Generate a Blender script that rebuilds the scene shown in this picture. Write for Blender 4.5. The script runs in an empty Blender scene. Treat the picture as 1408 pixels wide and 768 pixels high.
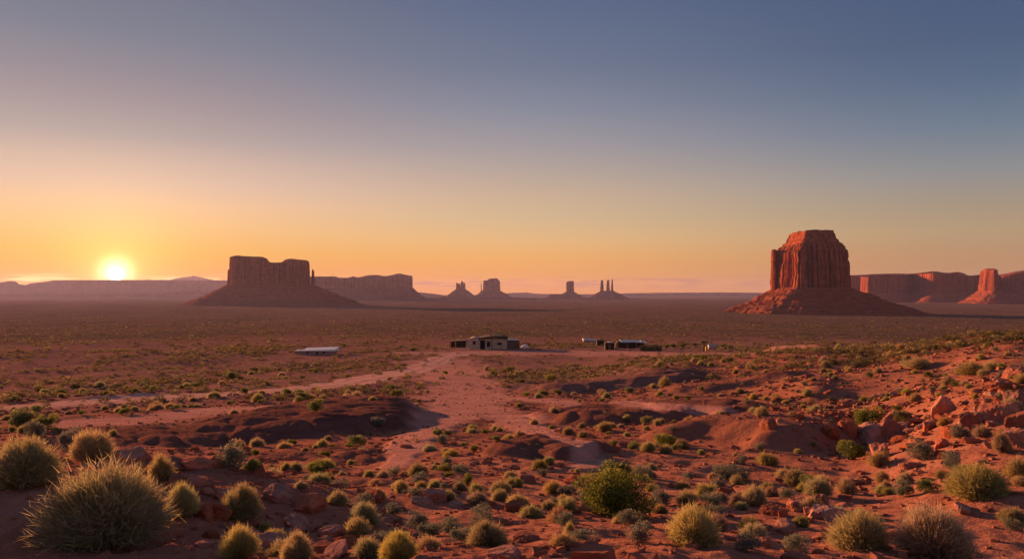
import bpy, math, random
import numpy as np
rad = math.radians
S = bpy.context.scene
COL = S.collection

# ------------------------------------------------------------------ camera, world, sun, exposure
CZ = 13.4                      # eye height above the yard of the house
PITCH = 1.05
F = 1408 * 28.0 / 36.0         # focal length in photo pixels
cam_d = bpy.data.cameras.new('camera'); cam_d.lens = 28; cam_d.sensor_width = 36
cam_d.clip_start = 0.05; cam_d.clip_end = 120000
cam = bpy.data.objects.new('camera', cam_d); COL.objects.link(cam)
cam.location = (0, 0, CZ); cam.rotation_euler = (rad(90 + PITCH), 0, 0)
S.camera = cam

SUN_AZ, SUN_EL = -43.0, 7.0        # lamp
GLOW_AZ, GLOW_EL = -26.45, 1.32    # where the disc shows in the sky
HAZE_DENSITY = 1.9e-5

sl = bpy.data.lights.new('sun', 'SUN'); sl.energy = 5.0; sl.angle = rad(1.0); sl.color = (1.0, 0.47, 0.21)
sun = bpy.data.objects.new('sun', sl); COL.objects.link(sun)
sun.rotation_euler = (rad(90 - SUN_EL), 0, rad(180 - SUN_AZ))

S.view_settings.view_transform = 'Standard'; S.view_settings.look = 'None'
S.view_settings.exposure = 1.25; S.view_settings.gamma = 1.0
S.view_settings.use_curve_mapping = False
S.render.engine = 'CYCLES'
S.cycles.use_denoising = True
S.cycles.max_bounces = 6; S.cycles.diffuse_bounces = 3; S.cycles.transmission_bounces = 4
S.cycles.transparent_max_bounces = 8; S.cycles.volume_bounces = 0
S.cycles.sample_clamp_indirect = 4.0


def lin(h):
    h = h.lstrip('#'); c = [int(h[i:i + 2], 16) / 255 for i in (0, 2, 4)]
    return tuple(x / 12.92 if x <= 0.04045 else ((x + 0.055) / 1.055) ** 2.4 for x in c) + (1.0,)


class NT:
    """small helper for node trees"""
    def __init__(s, tree):
        s.t = tree; s.n = tree.nodes; s.l = tree.links

    def new(s, typ, **kw):
        nd = s.n.new(typ)
        for k, v in kw.items(): setattr(nd, k, v)
        return nd

    def put(s, sock, v):
        if isinstance(v, bpy.types.NodeSocket): s.l.new(v, sock)
        else: sock.default_value = v

    def m(s, op, a, b=0.0, c=0.0, clamp=False):
        nd = s.new('ShaderNodeMath', operation=op, use_clamp=clamp)
        s.put(nd.inputs[0], a); s.put(nd.inputs[1], b); s.put(nd.inputs[2], c)
        return nd.outputs[0]

    def mix(s, f, a, b, mode='MIX'):
        nd = s.new('ShaderNodeMix', data_type='RGBA', blend_type=mode)
        s.put(nd.inputs[0], f); s.put(nd.inputs[6], a); s.put(nd.inputs[7], b)
        return nd.outputs[2]

    def ramp(s, f, stops, interp='LINEAR'):
        nd = s.new('ShaderNodeValToRGB'); nd.color_ramp.interpolation = interp
        e = nd.color_ramp.elements
        while len(e) < len(stops): e.new(0.5)
        for el, (p, c) in zip(e, stops):
            el.position = p; el.color = c if len(c) == 4 else tuple(c) + (1.0,)
        s.put(nd.inputs[0], f)
        return nd.outputs[0]

    def noise(s, vec, scale, detail=4.0, rough=0.55, dist=0.0, out=0):
        nd = s.new('ShaderNodeTexNoise'); s.put(nd.inputs['Vector'], vec)
        nd.inputs['Scale'].default_value = scale; nd.inputs['Detail'].default_value = detail
        nd.inputs['Roughness'].default_value = rough; nd.inputs['Distortion'].default_value = dist
        return nd.outputs[out]

    def step(s, v, a, b):
        nd = s.new('ShaderNodeMapRange', interpolation_type='SMOOTHSTEP')
        s.put(nd.inputs[0], v); nd.inputs[1].default_value = a; nd.inputs[2].default_value = b
        return nd.outputs[0]

    def scale(s, vec, xyz):
        nd = s.new('ShaderNodeMapping'); s.put(nd.inputs['Vector'], vec); nd.inputs['Scale'].default_value = xyz
        return nd.outputs[0]


def build_world():
    w = bpy.data.worlds.new('World'); S.world = w; w.use_nodes = True
    t = NT(w.node_tree); t.n.clear()
    out = t.new('ShaderNodeOutputWorld'); bg = t.new('ShaderNodeBackground')
    t.l.new(bg.outputs[0], out.inputs[0])
    tc = t.new('ShaderNodeTexCoord'); sep = t.new('ShaderNodeSeparateXYZ')
    t.l.new(tc.outputs['Generated'], sep.inputs[0])
    x, y, z = sep.outputs
    el = t.m('MULTIPLY', t.m('ARCSINE', z), 57.2958)
    az = t.m('MULTIPLY', t.m('ARCTAN2', x, y), 57.2958)
    da = t.m('ABSOLUTE', t.m('SUBTRACT', az, GLOW_AZ))
    da = t.m('MINIMUM', da, t.m('SUBTRACT', 360.0, da))
    e = t.m('DIVIDE', el, 40.0, clamp=True)
    P = lambda *s: [(d / 40.0, lin(c)) for d, c in s]
    rl = t.ramp(e, P((0, '#ea902e'), (1.5, '#ee9e38'), (2.8, '#f0b050'), (4.4, '#f1bd7e'), (5.9, '#edc098'), (7.2, '#dfbca6'), (8.8, '#ccb2a5'), (10.3, '#b0a2a0'), (12.3, '#9e9298'), (14.1, '#8d8894'), (16.7, '#767d8f'), (20.3, '#667086'), (40, '#55678a')))
    rm = t.ramp(e, P((0, '#ec9430'), (1.3, '#efa246'), (2.6, '#f0ae5c'), (3.9, '#e6b87c'), (5.4, '#d5b78e'), (7.0, '#cbb094'), (8.8, '#b5a59a'), (10.6, '#a09a9e'), (13.2, '#838a9b'), (16.0, '#6c7890'), (20.3, '#586988'), (40, '#55678a')))
    rr = t.ramp(e, P((0, '#bd8a55'), (2.3, '#bb9066'), (3.9, '#b59a76'), (5.4, '#a6967e'), (7.5, '#8f9090'), (9.0, '#7d8790'), (10.6, '#6a7c90'), (13.2, '#566b86'), (15.6, '#4b607f'), (20.3, '#40577a'), (40, '#506488')))
    rb = t.ramp(e, P((0, '#b88e84'), (4, '#cca498'), (10, '#b4a4a6'), (22, '#8a8ca2'), (40, '#55678a')))
    c = t.mix(t.step(da, 4, 30), rl, rm)
    c = t.mix(t.step(da, 24, 60), c, rr)
    c = t.mix(t.step(da, 70, 150), c, rb)
    # the sun's aureole and disc
    a0, e0 = rad(GLOW_AZ), rad(GLOW_EL)
    dv = (math.sin(a0) * math.cos(e0), math.cos(a0) * math.cos(e0), math.sin(e0))
    vm = t.new('ShaderNodeVectorMath', operation='DOT_PRODUCT')
    t.l.new(tc.outputs['Generated'], vm.inputs[0]); vm.inputs[1].default_value = dv
    ang = t.m('MULTIPLY', t.m('ARCCOSINE', t.m('MINIMUM', vm.outputs['Value'], 0.9999999)), 57.2958)

    def glow(width, power, col):
        g = t.m('POWER', t.m('ADD', t.m('DIVIDE', ang, width), 1.0), -power)
        return t.mix(1.0, tuple(k for k in col) + (1.0,), g, 'MULTIPLY')
    def add(a, b): return t.mix(1.0, a, b, 'ADD')
    g1 = t.m('EXPONENT', t.m('MULTIPLY', t.m('POWER', t.m('DIVIDE', ang, 0.8), 2.0), -1.0))
    g2 = t.m('EXPONENT', t.m('DIVIDE', ang, -2.5))
    g3 = t.m('EXPONENT', t.m('DIVIDE', ang, -8.0))
    c = add(c, t.mix(1.0, (2.6, 2.0, 1.15, 1), g1, 'MULTIPLY'))
    c = add(c, t.mix(1.0, (0.85, 0.52, 0.13, 1), g2, 'MULTIPLY'))
    c = add(c, t.mix(1.0, (0.08, 0.035, 0.002, 1), g3, 'MULTIPLY'))
    disc = t.step(ang, 0.48, 0.36)
    c = add(c, t.mix(1.0, (30, 24, 14, 1), disc, 'MULTIPLY'))
    # thin cloud streaks just over the horizon
    cv = t.new('ShaderNodeCombineXYZ')
    t.put(cv.inputs[0], t.m('MULTIPLY', az, 0.28)); t.put(cv.inputs[1], t.m('MULTIPLY', el, 4.5))
    nz = t.noise(cv.outputs[0], 1.0, 5, 0.6, 0.3)
    band = t.m('MULTIPLY', t.step(el, 0.3, 0.6), t.step(el, 1.45, 0.85))
    cl = t.m('MULTIPLY', t.step(nz, 0.50, 0.60), band)
    ccol = t.mix(t.step(da, 8, 20), (1.7, 1.0, 0.36, 1), lin('#b87a66'))
    c = t.mix(t.m('MULTIPLY', cl, 0.85), c, ccol)
    ns = t.new('ShaderNodeTexSky', sky_type='NISHITA'); ns.sun_disc = False
    ns.sun_elevation = rad(SUN_EL); ns.sun_rotation = rad(SUN_AZ)
    c = t.mix(1.0, t.mix(1.0, c, (4.05, 4.05, 4.05, 1), 'MULTIPLY'), t.mix(1.0, ns.outputs[0], (0.010, 0.010, 0.010, 1), 'MULTIPLY'), 'ADD')
    t.l.new(c, bg.inputs[0]); bg.inputs[1].default_value = 0.1


build_world()

# ------------------------------------------------------------------ helpers
def tag(o, label=None, cat=None, group=None, kind=None):
    if label: o['label'] = label
    if cat: o['category'] = cat
    if group: o['group'] = group
    if kind: o['kind'] = kind
    return o


def empty(name, loc, rz=0.0):
    o = bpy.data.objects.new(name, None); COL.objects.link(o)
    o.empty_display_size = 0.2; o.location = loc; o.rotation_euler = (0, 0, rz)
    return o


def np_mesh(name, V, faces, attrs=None, smooth=False):
    """faces: list of int arrays (n,3) or (n,4)"""
    V = np.ascontiguousarray(V, dtype=np.float32)
    me = bpy.data.meshes.new(name)
    fl = [f for f in faces if len(f)]
    nl = sum(f.size for f in fl); nf = sum(len(f) for f in fl)
    me.vertices.add(len(V)); me.vertices.foreach_set('co', V.ravel())
    me.loops.add(nl); me.polygons.add(nf)
    me.loops.foreach_set('vertex_index', np.concatenate([f.ravel() for f in fl]).astype(np.int32))
    tot = np.concatenate([np.full(len(f), f.shape[1]) for f in fl])
    start = np.concatenate([[0], np.cumsum(tot)[:-1]])
    me.polygons.foreach_set('loop_start', start.astype(np.int32))
    me.polygons.foreach_set('loop_total', tot.astype(np.int32))
    me.polygons.foreach_set('use_smooth', np.full(nf, smooth))
    for k, a in (attrs or {}).items():
        at_ = me.attributes.new(k, 'FLOAT', 'POINT'); at_.data.foreach_set('value', np.ascontiguousarray(a, dtype=np.float32))
    me.update(calc_edges=True)
    return me


def mobj(name, me, mat=None, parent=None, loc=None):
    o = bpy.data.objects.new(name, me); COL.objects.link(o)
    if mat is not None and not me.materials: me.materials.append(mat)
    if parent is not None: o.parent = parent
    if loc is not None: o.location = loc
    return o


def grid_faces(nu, nv, wrap=False):
    i = np.arange(nu if wrap else nu - 1); j = np.arange(nv - 1)
    I, J = np.meshgrid(i, j, indexing='ij'); I2 = (I + 1) % nu
    return np.stack([I * nv + J, I2 * nv + J, I2 * nv + J + 1, I * nv + J + 1], -1).reshape(-1, 4)


class MB:
    """collects boxes, bars and polygons of one part"""
    def __init__(s): s.v = []; s.f = []

    def poly(s, pts, faces):
        k = len(s.v); s.v += [tuple(p) for p in pts]; s.f += [tuple(k + i for i in f) for f in faces]

    def box(s, x0, x1, y0, y1, z0, z1, dz=(0, 0, 0, 0)):
        a, b, c, d = dz
        s.poly([(x0, y0, z0), (x1, y0, z0), (x1, y1, z0), (x0, y1, z0), (x0, y0, z1 + a), (x1, y0, z1 + b), (x1, y1, z1 + c), (x0, y1, z1 + d)],
               [(3, 2, 1, 0), (4, 5, 6, 7), (0, 1, 5, 4), (1, 2, 6, 5), (2, 3, 7, 6), (3, 0, 4, 7)])

    def tube(s, p0, p1, r0, r1, n=7):
        p0 = np.array(p0, float); p1 = np.array(p1, float); d = p1 - p0; d /= np.linalg.norm(d)
        a = np.cross(d, (0.3, 0.9, 0.2)); a /= np.linalg.norm(a); b = np.cross(d, a)
        pts = []
        for p, r in ((p0, r0), (p1, r1)):
            for k in range(n):
                q = 2 * math.pi * k / n; pts.append(p + r * (math.cos(q) * a + math.sin(q) * b))
        s.poly(pts, [(k, (k + 1) % n, n + (k + 1) % n, n + k) for k in range(n)] + [tuple(range(n))[::-1], tuple(range(n, 2 * n))])

    def build(s, name, mat, parent=None, bevel=0.0):
        me = bpy.data.meshes.new(name); me.from_pydata(s.v, [], s.f); me.update()
        o = mobj(name, me, mat, parent)
        if bevel:
            m = o.modifiers.new('bevel', 'BEVEL'); m.width = bevel; m.segments = 2; m.limit_method = 'ANGLE'
        return o


def _h(ix, iy, iz, seed):
    n = (ix.astype(np.int64) * 374761393 + iy.astype(np.int64) * 668265263 + iz.astype(np.int64) * 2147483647 + seed * 1442695041) & 0xffffffff
    n = ((n ^ (n >> 13)) * 1274126177) & 0xffffffff
    n = ((n ^ (n >> 16)) * 2246822519) & 0xffffffff
    return (n ^ (n >> 15)) & 0xffffffff


def pn2(x, y, seed=0):
    x = np.asarray(x, float); y = np.asarray(y, float)
    x0 = np.floor(x); y0 = np.floor(y); fx = x - x0; fy = y - y0
    z = np.zeros_like(x0)

    def g(i, j):
        a = _h(x0 + i, y0 + j, z, seed) * (2 * np.pi / 4294967296.0)
        return np.cos(a) * (fx - i) + np.sin(a) * (fy - j)
    u = fx * fx * fx * (fx * (fx * 6 - 15) + 10); v = fy * fy * fy * (fy * (fy * 6 - 15) + 10)
    a = g(0, 0) * (1 - u) + g(1, 0) * u; b = g(0, 1) * (1 - u) + g(1, 1) * u
    return (a * (1 - v) + b * v) * 1.5


def vn3(x, y, z, seed=0):
    x0 = np.floor(x); y0 = np.floor(y); z0 = np.floor(z)
    fx, fy, fz = [f * f * (3 - 2 * f) for f in (x - x0, y - y0, z - z0)]
    r = 0
    for i in (0, 1):
        for j in (0, 1):
            for k in (0, 1):
                w = (fx if i else 1 - fx) * (fy if j else 1 - fy) * (fz if k else 1 - fz)
                r = r + w * (_h(x0 + i, y0 + j, z0 + k, seed) / 2147483648.0 - 1)
    return r


def fb2(x, y, seed, n=4, g=0.5):
    r = 0; a = 1.0
    for i in range(n): r = r + a * pn2(x * 2 ** i, y * 2 ** i, seed + i); a *= g
    return r


def sst(v, a, b):
    t = np.clip((v - a) / (b - a), 0, 1); return t * t * (3 - 2 * t)


# ------------------------------------------------------------------ pixels of the photograph -> directions / points
cp, sp_ = math.cos(rad(PITCH)), math.sin(rad(PITCH))


def ray(px, py):
    u = (np.asarray(px, float) - 704) / F; v = (384 - np.asarray(py, float)) / F
    return u, cp - v * sp_, sp_ + v * cp


def unproj(px, py, Y):
    u, d, w = ray(px, py); k = Y / d
    return u * k, CZ + w * k


# ------------------------------------------------------------------ terrain height
_T = np.array([(0.3, 1.60), (2, 1.62), (4, 1.68), (5.5, 1.86), (7.5, 2.35), (10, 2.9), (14, 3.5), (21, 4.5), (30, 5.4), (55, 7.4), (95, 10.0), (140, 12.2), (195, 13.45), (260, 15.0),
               (300, 16.5), (500, 22), (1000, 34), (2000, 47), (3500, 51), (5000, 53), (60000, 53)])
_RA = np.array([-180, 4, 13, 22, 33, 60, 180.0])
_RR = np.log(np.array([10, 19, 30, 45, 60, 90, 120, 160, 210.0]))
_RT = np.array([[0, 0, 0, 0, 0, 0, 0, 0, 0], [0, 0, 0, 0, 0, 0, 0, 0, 0], [0, 0, 0, .15, .7, 2.3, 2.2, .8, 0], [0, 0, .15, 1.1, 2.3, 4.2, 3.6, 1.2, 0],
                [0, .8, 2.5, 3.4, 4.5, 6.1, 5.2, 1.8, 0], [0, .8, 2.4, 3.2, 4.2, 5.4, 4.6, 1.8, 0], [0] * 9])
# px, distance, half width in px, half depth in m, height, darkness
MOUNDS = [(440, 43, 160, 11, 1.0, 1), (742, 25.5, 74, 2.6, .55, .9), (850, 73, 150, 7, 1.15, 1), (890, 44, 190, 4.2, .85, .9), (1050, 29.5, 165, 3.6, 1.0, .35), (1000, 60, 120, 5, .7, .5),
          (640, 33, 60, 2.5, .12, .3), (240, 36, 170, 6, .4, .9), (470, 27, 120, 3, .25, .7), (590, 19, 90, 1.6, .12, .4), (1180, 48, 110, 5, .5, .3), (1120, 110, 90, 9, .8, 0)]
ROAD = []; SAND = []


def bilin(az, lr):
    i = np.clip(np.searchsorted(_RA, az) - 1, 0, len(_RA) - 2); j = np.clip(np.searchsorted(_RR, lr) - 1, 0, len(_RR) - 2)
    u = sst(az, _RA[i], _RA[i + 1]); v = np.clip((lr - _RR[j]) / (_RR[j + 1] - _RR[j]), 0, 1); v = v * v * (3 - 2 * v) * .6 + v * .4
    return _RT[i, j] * (1 - u) * (1 - v) + _RT[i + 1, j] * u * (1 - v) + _RT[i, j + 1] * (1 - u) * v + _RT[i + 1, j + 1] * u * v


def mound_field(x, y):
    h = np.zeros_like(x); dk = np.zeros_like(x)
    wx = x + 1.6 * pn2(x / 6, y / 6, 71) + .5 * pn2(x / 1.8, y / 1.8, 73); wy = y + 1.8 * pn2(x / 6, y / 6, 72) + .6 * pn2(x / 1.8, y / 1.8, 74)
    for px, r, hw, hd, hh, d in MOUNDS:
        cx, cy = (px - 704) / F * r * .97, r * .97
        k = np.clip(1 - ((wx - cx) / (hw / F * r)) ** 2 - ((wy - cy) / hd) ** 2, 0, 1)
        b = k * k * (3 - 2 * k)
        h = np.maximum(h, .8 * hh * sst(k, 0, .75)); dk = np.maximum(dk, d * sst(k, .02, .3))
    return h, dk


def polydist(x, y, lines):
    d = np.full(x.shape, 1e9)
    for pts in lines:
        for (a, b) in zip(pts[:-1], pts[1:]):
            ex, ey = b[0] - a[0], b[1] - a[1]; w = a[2]
            t = np.clip(((x - a[0]) * ex + (y - a[1]) * ey) / (ex * ex + ey * ey), 0, 1)
            d = np.minimum(d, np.hypot(x - a[0] - t * ex, y - a[1] - t * ey) / (a[2] + (b[2] - a[2]) * t))
    return d


def sand_mask(x, y):
    if not SAND: return np.zeros_like(x)
    n = .45 * pn2(x / 6, y / 6, 81) + .3 * pn2(x / 1.7, y / 1.7, 82)
    return 1 - sst(polydist(x, y, SAND) + n, .55, 1.25)


def H(x, y, fine=True, masks=False):
    x = np.asarray(x, float); y = np.asarray(y, float)
    r = np.maximum(np.hypot(x, y), .3); lr = np.log(r); az = np.degrees(np.arctan2(x, y))
    z = CZ - np.interp(lr, np.log(_T[:, 0]), _T[:, 1])
    back = sst(np.abs(az), 75, 120) * sst(r, 3, 30)
    z = z + bilin(az, lr)
    # the knoll under the largest bush
    k = np.clip(1 - ((x + 10.0) / 9.0) ** 2 - ((y - 11.3) / 5.6) ** 2, 0, 1); z = z + .82 * sst(k, 0, .85)
    k = np.clip(1 - ((x + 6.5) / 4.5) ** 2 - ((y - 7.5) / 4) ** 2, 0, 1); z = z + .2 * k
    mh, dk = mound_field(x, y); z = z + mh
    sd = sand_mask(x, y); rough = 1 - .75 * sd
    calm = 1 - .75 * np.exp(-((r - 185) / 45) ** 2) * sst(az, -24, -14)
    cell = r * .004

    def oct(wl, amp, seed):
        return amp * pn2(x / wl, y / wl, seed) * sst(wl / cell, 2.0, 6.0)
    z = z + np.clip(r * .0016, 0, 6) * pn2(x / 700, y / 700, 1) * sst(r, 250, 900) + np.clip(r * .0007, 0, 3) * pn2(x / 220, y / 220, 2) * sst(r, 150, 500)
    z = z + oct(55, .55, 3) * sst(r, 30, 120) * calm + oct(15, .3, 4) * sst(r, 9, 35) * calm * rough
    if fine:
        hill = sst(az, 6, 20) * sst(r, 20, 40) * sst(r, 160, 90)
        z = z + oct(6, .16, 5) * sst(r, 5, 18) * rough * calm * (1 - .5 * dk) + oct(3, .07, 51) * rough + oct(1.4, .06, 6) * rough * (1 - .45 * dk) + hill * oct(4.2, .22, 55)
        rg = 1 - np.abs(pn2(x / 2.2 + .3 * y, y / 3.0, 57)); rg2 = 1 - np.abs(pn2(x / .8 + .2 * y, y / 1.3, 58)); z = z - dk * (.2 * rg ** 4 * sst(1.0 / cell, 1.5, 4) + .07 * rg2 ** 3 * sst(1 / cell, 4, 9))
        z = z + oct(.55, .034, 7) * rough + oct(.22, .024, 8) * rough + oct(.09, .012, 9)
    if masks: return z, sd, dk
    return z


def at(px, py, fine=True):
    """where the rays through these photo pixels meet the ground"""
    px = np.atleast_1d(np.asarray(px, float)); py = np.atleast_1d(np.asarray(py, float))
    u, d, w = ray(px, py)
    ts = np.exp(np.linspace(math.log(2.0), math.log(9000), 700))
    X = u[:, None] * ts; Y = d[:, None] * ts; Z = CZ + w[:, None] * ts
    df = Z - H(X, Y, fine)
    b = (df < 0); i = np.where(b.any(1), b.argmax(1), len(ts) - 1); i = np.maximum(i, 1)
    k = np.arange(len(px)); d0 = df[k, i - 1]; d1 = df[k, i]
    f = np.clip(d0 / (d0 - d1 + 1e-12), 0, 1); t = ts[i - 1] + f * (ts[i] - ts[i - 1])
    x, y = u * t, d * t
    return x, y, H(x, y, fine)


def visible(x, y, z):
    """is the point z above the ground at (x,y) seen over the terrain"""
    n = 90; t = np.linspace(.03, .97, n)[None] ** 1.3
    X = x[:, None] * t; Y = y[:, None] * t; Z = CZ + (z - CZ)[:, None] * t
    return (Z - H(X, Y, False) > -.02).all(1)


def pix(x, y, z):
    dz = z - CZ; d = y * cp + dz * sp_; v = dz * cp - y * sp_
    return 704 + F * x / d, 384 - F * v / d


def line_at(pts, lifts=None):
    xs, ys, _ = at([p[0] for p in pts], [p[1] for p in pts], False)
    return [(xs[i], ys[i], p[2]) for i, p in enumerate(pts)]


_road = line_at([(-60, 563, 3.1), (60, 556, 3.1), (150, 550, 3.1), (300, 541, 3.1), (400, 535, 3.1), (470, 527, 3.1), (530, 516, 3.1), (575, 505, 3.1), (600, 497, 2.6), (618, 489, 3), (640, 484.5, 3.4)])
_sand = [
    [(a, b, 3.6) for a, b, _ in _road],
    line_at([(560, 484, 5), (620, 485, 10), (680, 485, 12), (760, 484, 12), (850, 486, 11), (940, 487, 9), (1010, 486, 8), (1090, 482, 5)]),
    line_at([(604, 497, 8), (625, 518, 5.5), (640, 545, 4), (622, 566, 2.2), (592, 590, 1.1), (562, 612, .7), (540, 640, .45)]),
    line_at([(640, 556, 2.6), (715, 578, 1.5), (780, 596, .8), (812, 615, .5), (806, 640, .35)]),
    line_at([(650, 545, 2.6), (760, 552, 1.5), (900, 556, 1.3), (985, 560, 1)]),
    line_at([(120, 580, 3), (210, 575, 3), (330, 560, 3)]),
]
ROAD += [_road]; SAND += _sand


# ------------------------------------------------------------------ materials
def mat(name):
    m = bpy.data.materials.new(name); m.use_nodes = True; t = NT(m.node_tree); t.n.clear()
    out = t.new('ShaderNodeOutputMaterial'); b = t.new('ShaderNodeBsdfPrincipled'); t.l.new(b.outputs[0], out.inputs[0])
    b.inputs['Specular IOR Level'].default_value = 0.0; b.inputs['Roughness'].default_value = .9
    return m, t, b


def bump(t, b, h, strength=.5, dist=.02, prev=None):
    n = t.new('ShaderNodeBump'); n.inputs['Strength'].default_value = strength; n.inputs['Distance'].default_value = dist
    t.put(n.inputs['Height'], h)
    if prev is not None: t.put(n.inputs['Normal'], prev)
    t.l.new(n.outputs[0], b.inputs['Normal']); return n.outputs[0]


def attr(t, name): return t.new('ShaderNodeAttribute', attribute_name=name).outputs['Fac']


def ground_mat(name='red_desert_soil', road=False):
    m, t, b = mat(name)
    pos = t.new('ShaderNodeNewGeometry').outputs['Position']
    n1 = t.noise(pos, .07, 5, .6); n2 = t.noise(pos, .9, 5, .6); n3 = t.noise(pos, 9, 5, .65); n4 = t.noise(pos, 55, 3, .6)
    red = t.mix(t.step(n1, .35, .68), (.28, .098, .062, 1), (.38, .145, .092, 1))
    n5 = t.noise(pos, .33, 6, .68, .4); red = t.mix(t.m('MULTIPLY', t.step(n5, .5, .68), .55), red, (.44, .20, .135, 1)); red = t.mix(t.m('MULTIPLY', t.step(n5, .46, .32), .5), red, (.19, .070, .048, 1))
    red = t.mix(t.m('MULTIPLY', t.step(n2, .42, .7), .55), red, (.22, .072, .046, 1))
    red = t.mix(t.m('MULTIPLY', t.step(n3, .48, .72), .5), red, (.44, .18, .11, 1))
    red = t.mix(t.m('MULTIPLY', t.step(n4, .52, .7), .45), red, (.15, .05, .032, 1))
    sandc = t.mix(t.step(n2, .35, .7), (.40, .172, .13, 1), (.49, .232, .182, 1))
    sandc = t.mix(t.m('MULTIPLY', t.step(n3, .5, .72), .4), sandc, (.30, .12, .08, 1))
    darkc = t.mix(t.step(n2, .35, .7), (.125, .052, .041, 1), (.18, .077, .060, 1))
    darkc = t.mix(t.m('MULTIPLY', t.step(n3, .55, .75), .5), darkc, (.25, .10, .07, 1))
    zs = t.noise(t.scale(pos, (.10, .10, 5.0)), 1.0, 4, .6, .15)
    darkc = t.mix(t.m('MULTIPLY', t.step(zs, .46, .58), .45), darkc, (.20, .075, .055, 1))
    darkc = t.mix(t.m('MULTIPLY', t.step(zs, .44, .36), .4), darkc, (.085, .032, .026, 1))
    if road:
        c = t.mix(t.step(n2, .35, .7), (.50, .25, .195, 1), (.58, .31, .25, 1)); c = t.mix(t.m('MULTIPLY', attr(t, 'rut'), .55), c, (.30, .125, .09, 1))
    else:
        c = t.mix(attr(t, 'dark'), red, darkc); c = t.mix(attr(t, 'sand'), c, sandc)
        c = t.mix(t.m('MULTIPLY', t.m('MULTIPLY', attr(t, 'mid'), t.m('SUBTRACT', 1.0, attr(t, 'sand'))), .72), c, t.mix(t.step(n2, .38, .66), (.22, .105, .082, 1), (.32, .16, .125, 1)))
        vx = t.scale(pos, (1, .35, 1))
        v1 = t.noise(vx, .012, 6, .65); v2 = t.noise(vx, .16, 3, .7); v3 = t.noise(pos, .45, 3, .7)
        cov = t.m('MULTIPLY', attr(t, 'veg'), t.m('ADD', t.m('MULTIPLY', t.step(v1, .38, .58), .72), .25))
        spk = t.m('MULTIPLY', t.step(t.m('ADD', t.m('MULTIPLY', v2, .6), t.m('MULTIPLY', v3, .4)), .42, .58), cov)
        vc = t.mix(t.step(v3, .35, .65), (.062, .060, .034, 1), (.105, .088, .050, 1))
        c = t.mix(t.m('MULTIPLY', attr(t, 'veg'), .45), c, (.130, .070, .054, 1)); c = t.mix(spk, c, vc)
    t.l.new(c, b.inputs['Base Color'])
    f = t.m('ADD', t.m('MULTIPLY', n3, .6), t.m('MULTIPLY', n4, .25))
    q = bump(t, b, t.noise(pos, 3.0, 6, .7), .7, .16)
    bump(t, b, f, .8, .05, q)
    return m


def rock_mat(name, c0, c1, strata=.25, streak=.0, sc=1.0, bumpd=.03, varnish=(.07, .03, .022)):
    m, t, b = mat(name)
    tc = t.new('ShaderNodeTexCoord').outputs['Object']
    n1 = t.noise(tc, 1.3 * sc, 5, .6); n2 = t.noise(tc, 7 * sc, 5, .65)
    c = t.mix(t.step(n1, .35, .65), c0 + (1,), c1 + (1,))
    st = t.noise(t.scale(tc, (.10, .10, 2.6)), 2.2 * sc, 5, .6, .2)
    c = t.mix(t.m('MULTIPLY', t.step(st, .48, .62), strata), c, tuple(x * .5 for x in c0) + (1,))
    c = t.mix(t.m('MULTIPLY', t.step(n2, .5, .72), .35), c, tuple(min(1, x * 1.35) for x in c1) + (1,))
    if streak:
        s1 = t.noise(t.scale(tc, (1, 1, .07)), 3.0 * sc, 5, .62, .2)
        c = t.mix(t.m('MULTIPLY', t.step(s1, .47, .66), streak), c, varnish + (1,))
    oi = t.new('ShaderNodeObjectInfo').outputs['Random']; hs = t.new('ShaderNodeHueSaturation'); t.put(hs.inputs['Color'], c)
    t.put(hs.inputs['Value'], t.m('ADD', .72, t.m('MULTIPLY', oi, .5))); t.put(hs.inputs['Saturation'], t.m('ADD', .82, t.m('MULTIPLY', t.m('FRACT', t.m('MULTIPLY', oi, 5.1)), .28)))
    if sc > 1 and not streak: c = hs.outputs[0]
    t.l.new(c, b.inputs['Base Color'])
    q = bump(t, b, st, .45, bumpd * 1.5)
    if streak:
        q = bump(t, b, s1, .6, bumpd * 3, q)
    bump(t, b, n2, .7, bumpd, q)
    return m


def talus_mat(name, c0, c1, sc):
    m, t, b = mat(name)
    tc = t.new('ShaderNodeTexCoord').outputs['Object']; u = attr(t, 'u')
    n1 = t.noise(tc, 1.2 * sc, 5, .6); n2 = t.noise(tc, 8 * sc, 6, .7)
    c = t.mix(t.step(n1, .35, .65), c0 + (1,), c1 + (1,))
    st = t.noise(t.scale(tc, (.05, .05, 3.0)), 3.0 * sc, 4, .6, .1)
    c = t.mix(t.m('MULTIPLY', t.step(st, .5, .62), .45), c, tuple(x * .55 for x in c0) + (1,))
    c = t.mix(t.m('MULTIPLY', t.step(n2, .52, .7), .5), c, tuple(x * .5 for x in c0) + (1,))
    v = t.m('MULTIPLY', t.step(t.m('ADD', u, t.m('MULTIPLY', t.m('SUBTRACT', n1, .5), .5)), .35, .85), .85)
    c = t.mix(t.m('MULTIPLY', v, t.step(n2, .38, .58)), c, (.095, .072, .04, 1))
    t.l.new(c, b.inputs['Base Color'])
    n3 = t.noise(tc, 34 * sc, 4, .7); q = bump(t, b, n2, .9, .12 / sc)
    bump(t, b, n3, .9, .03 / sc, q)
    return m


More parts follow.
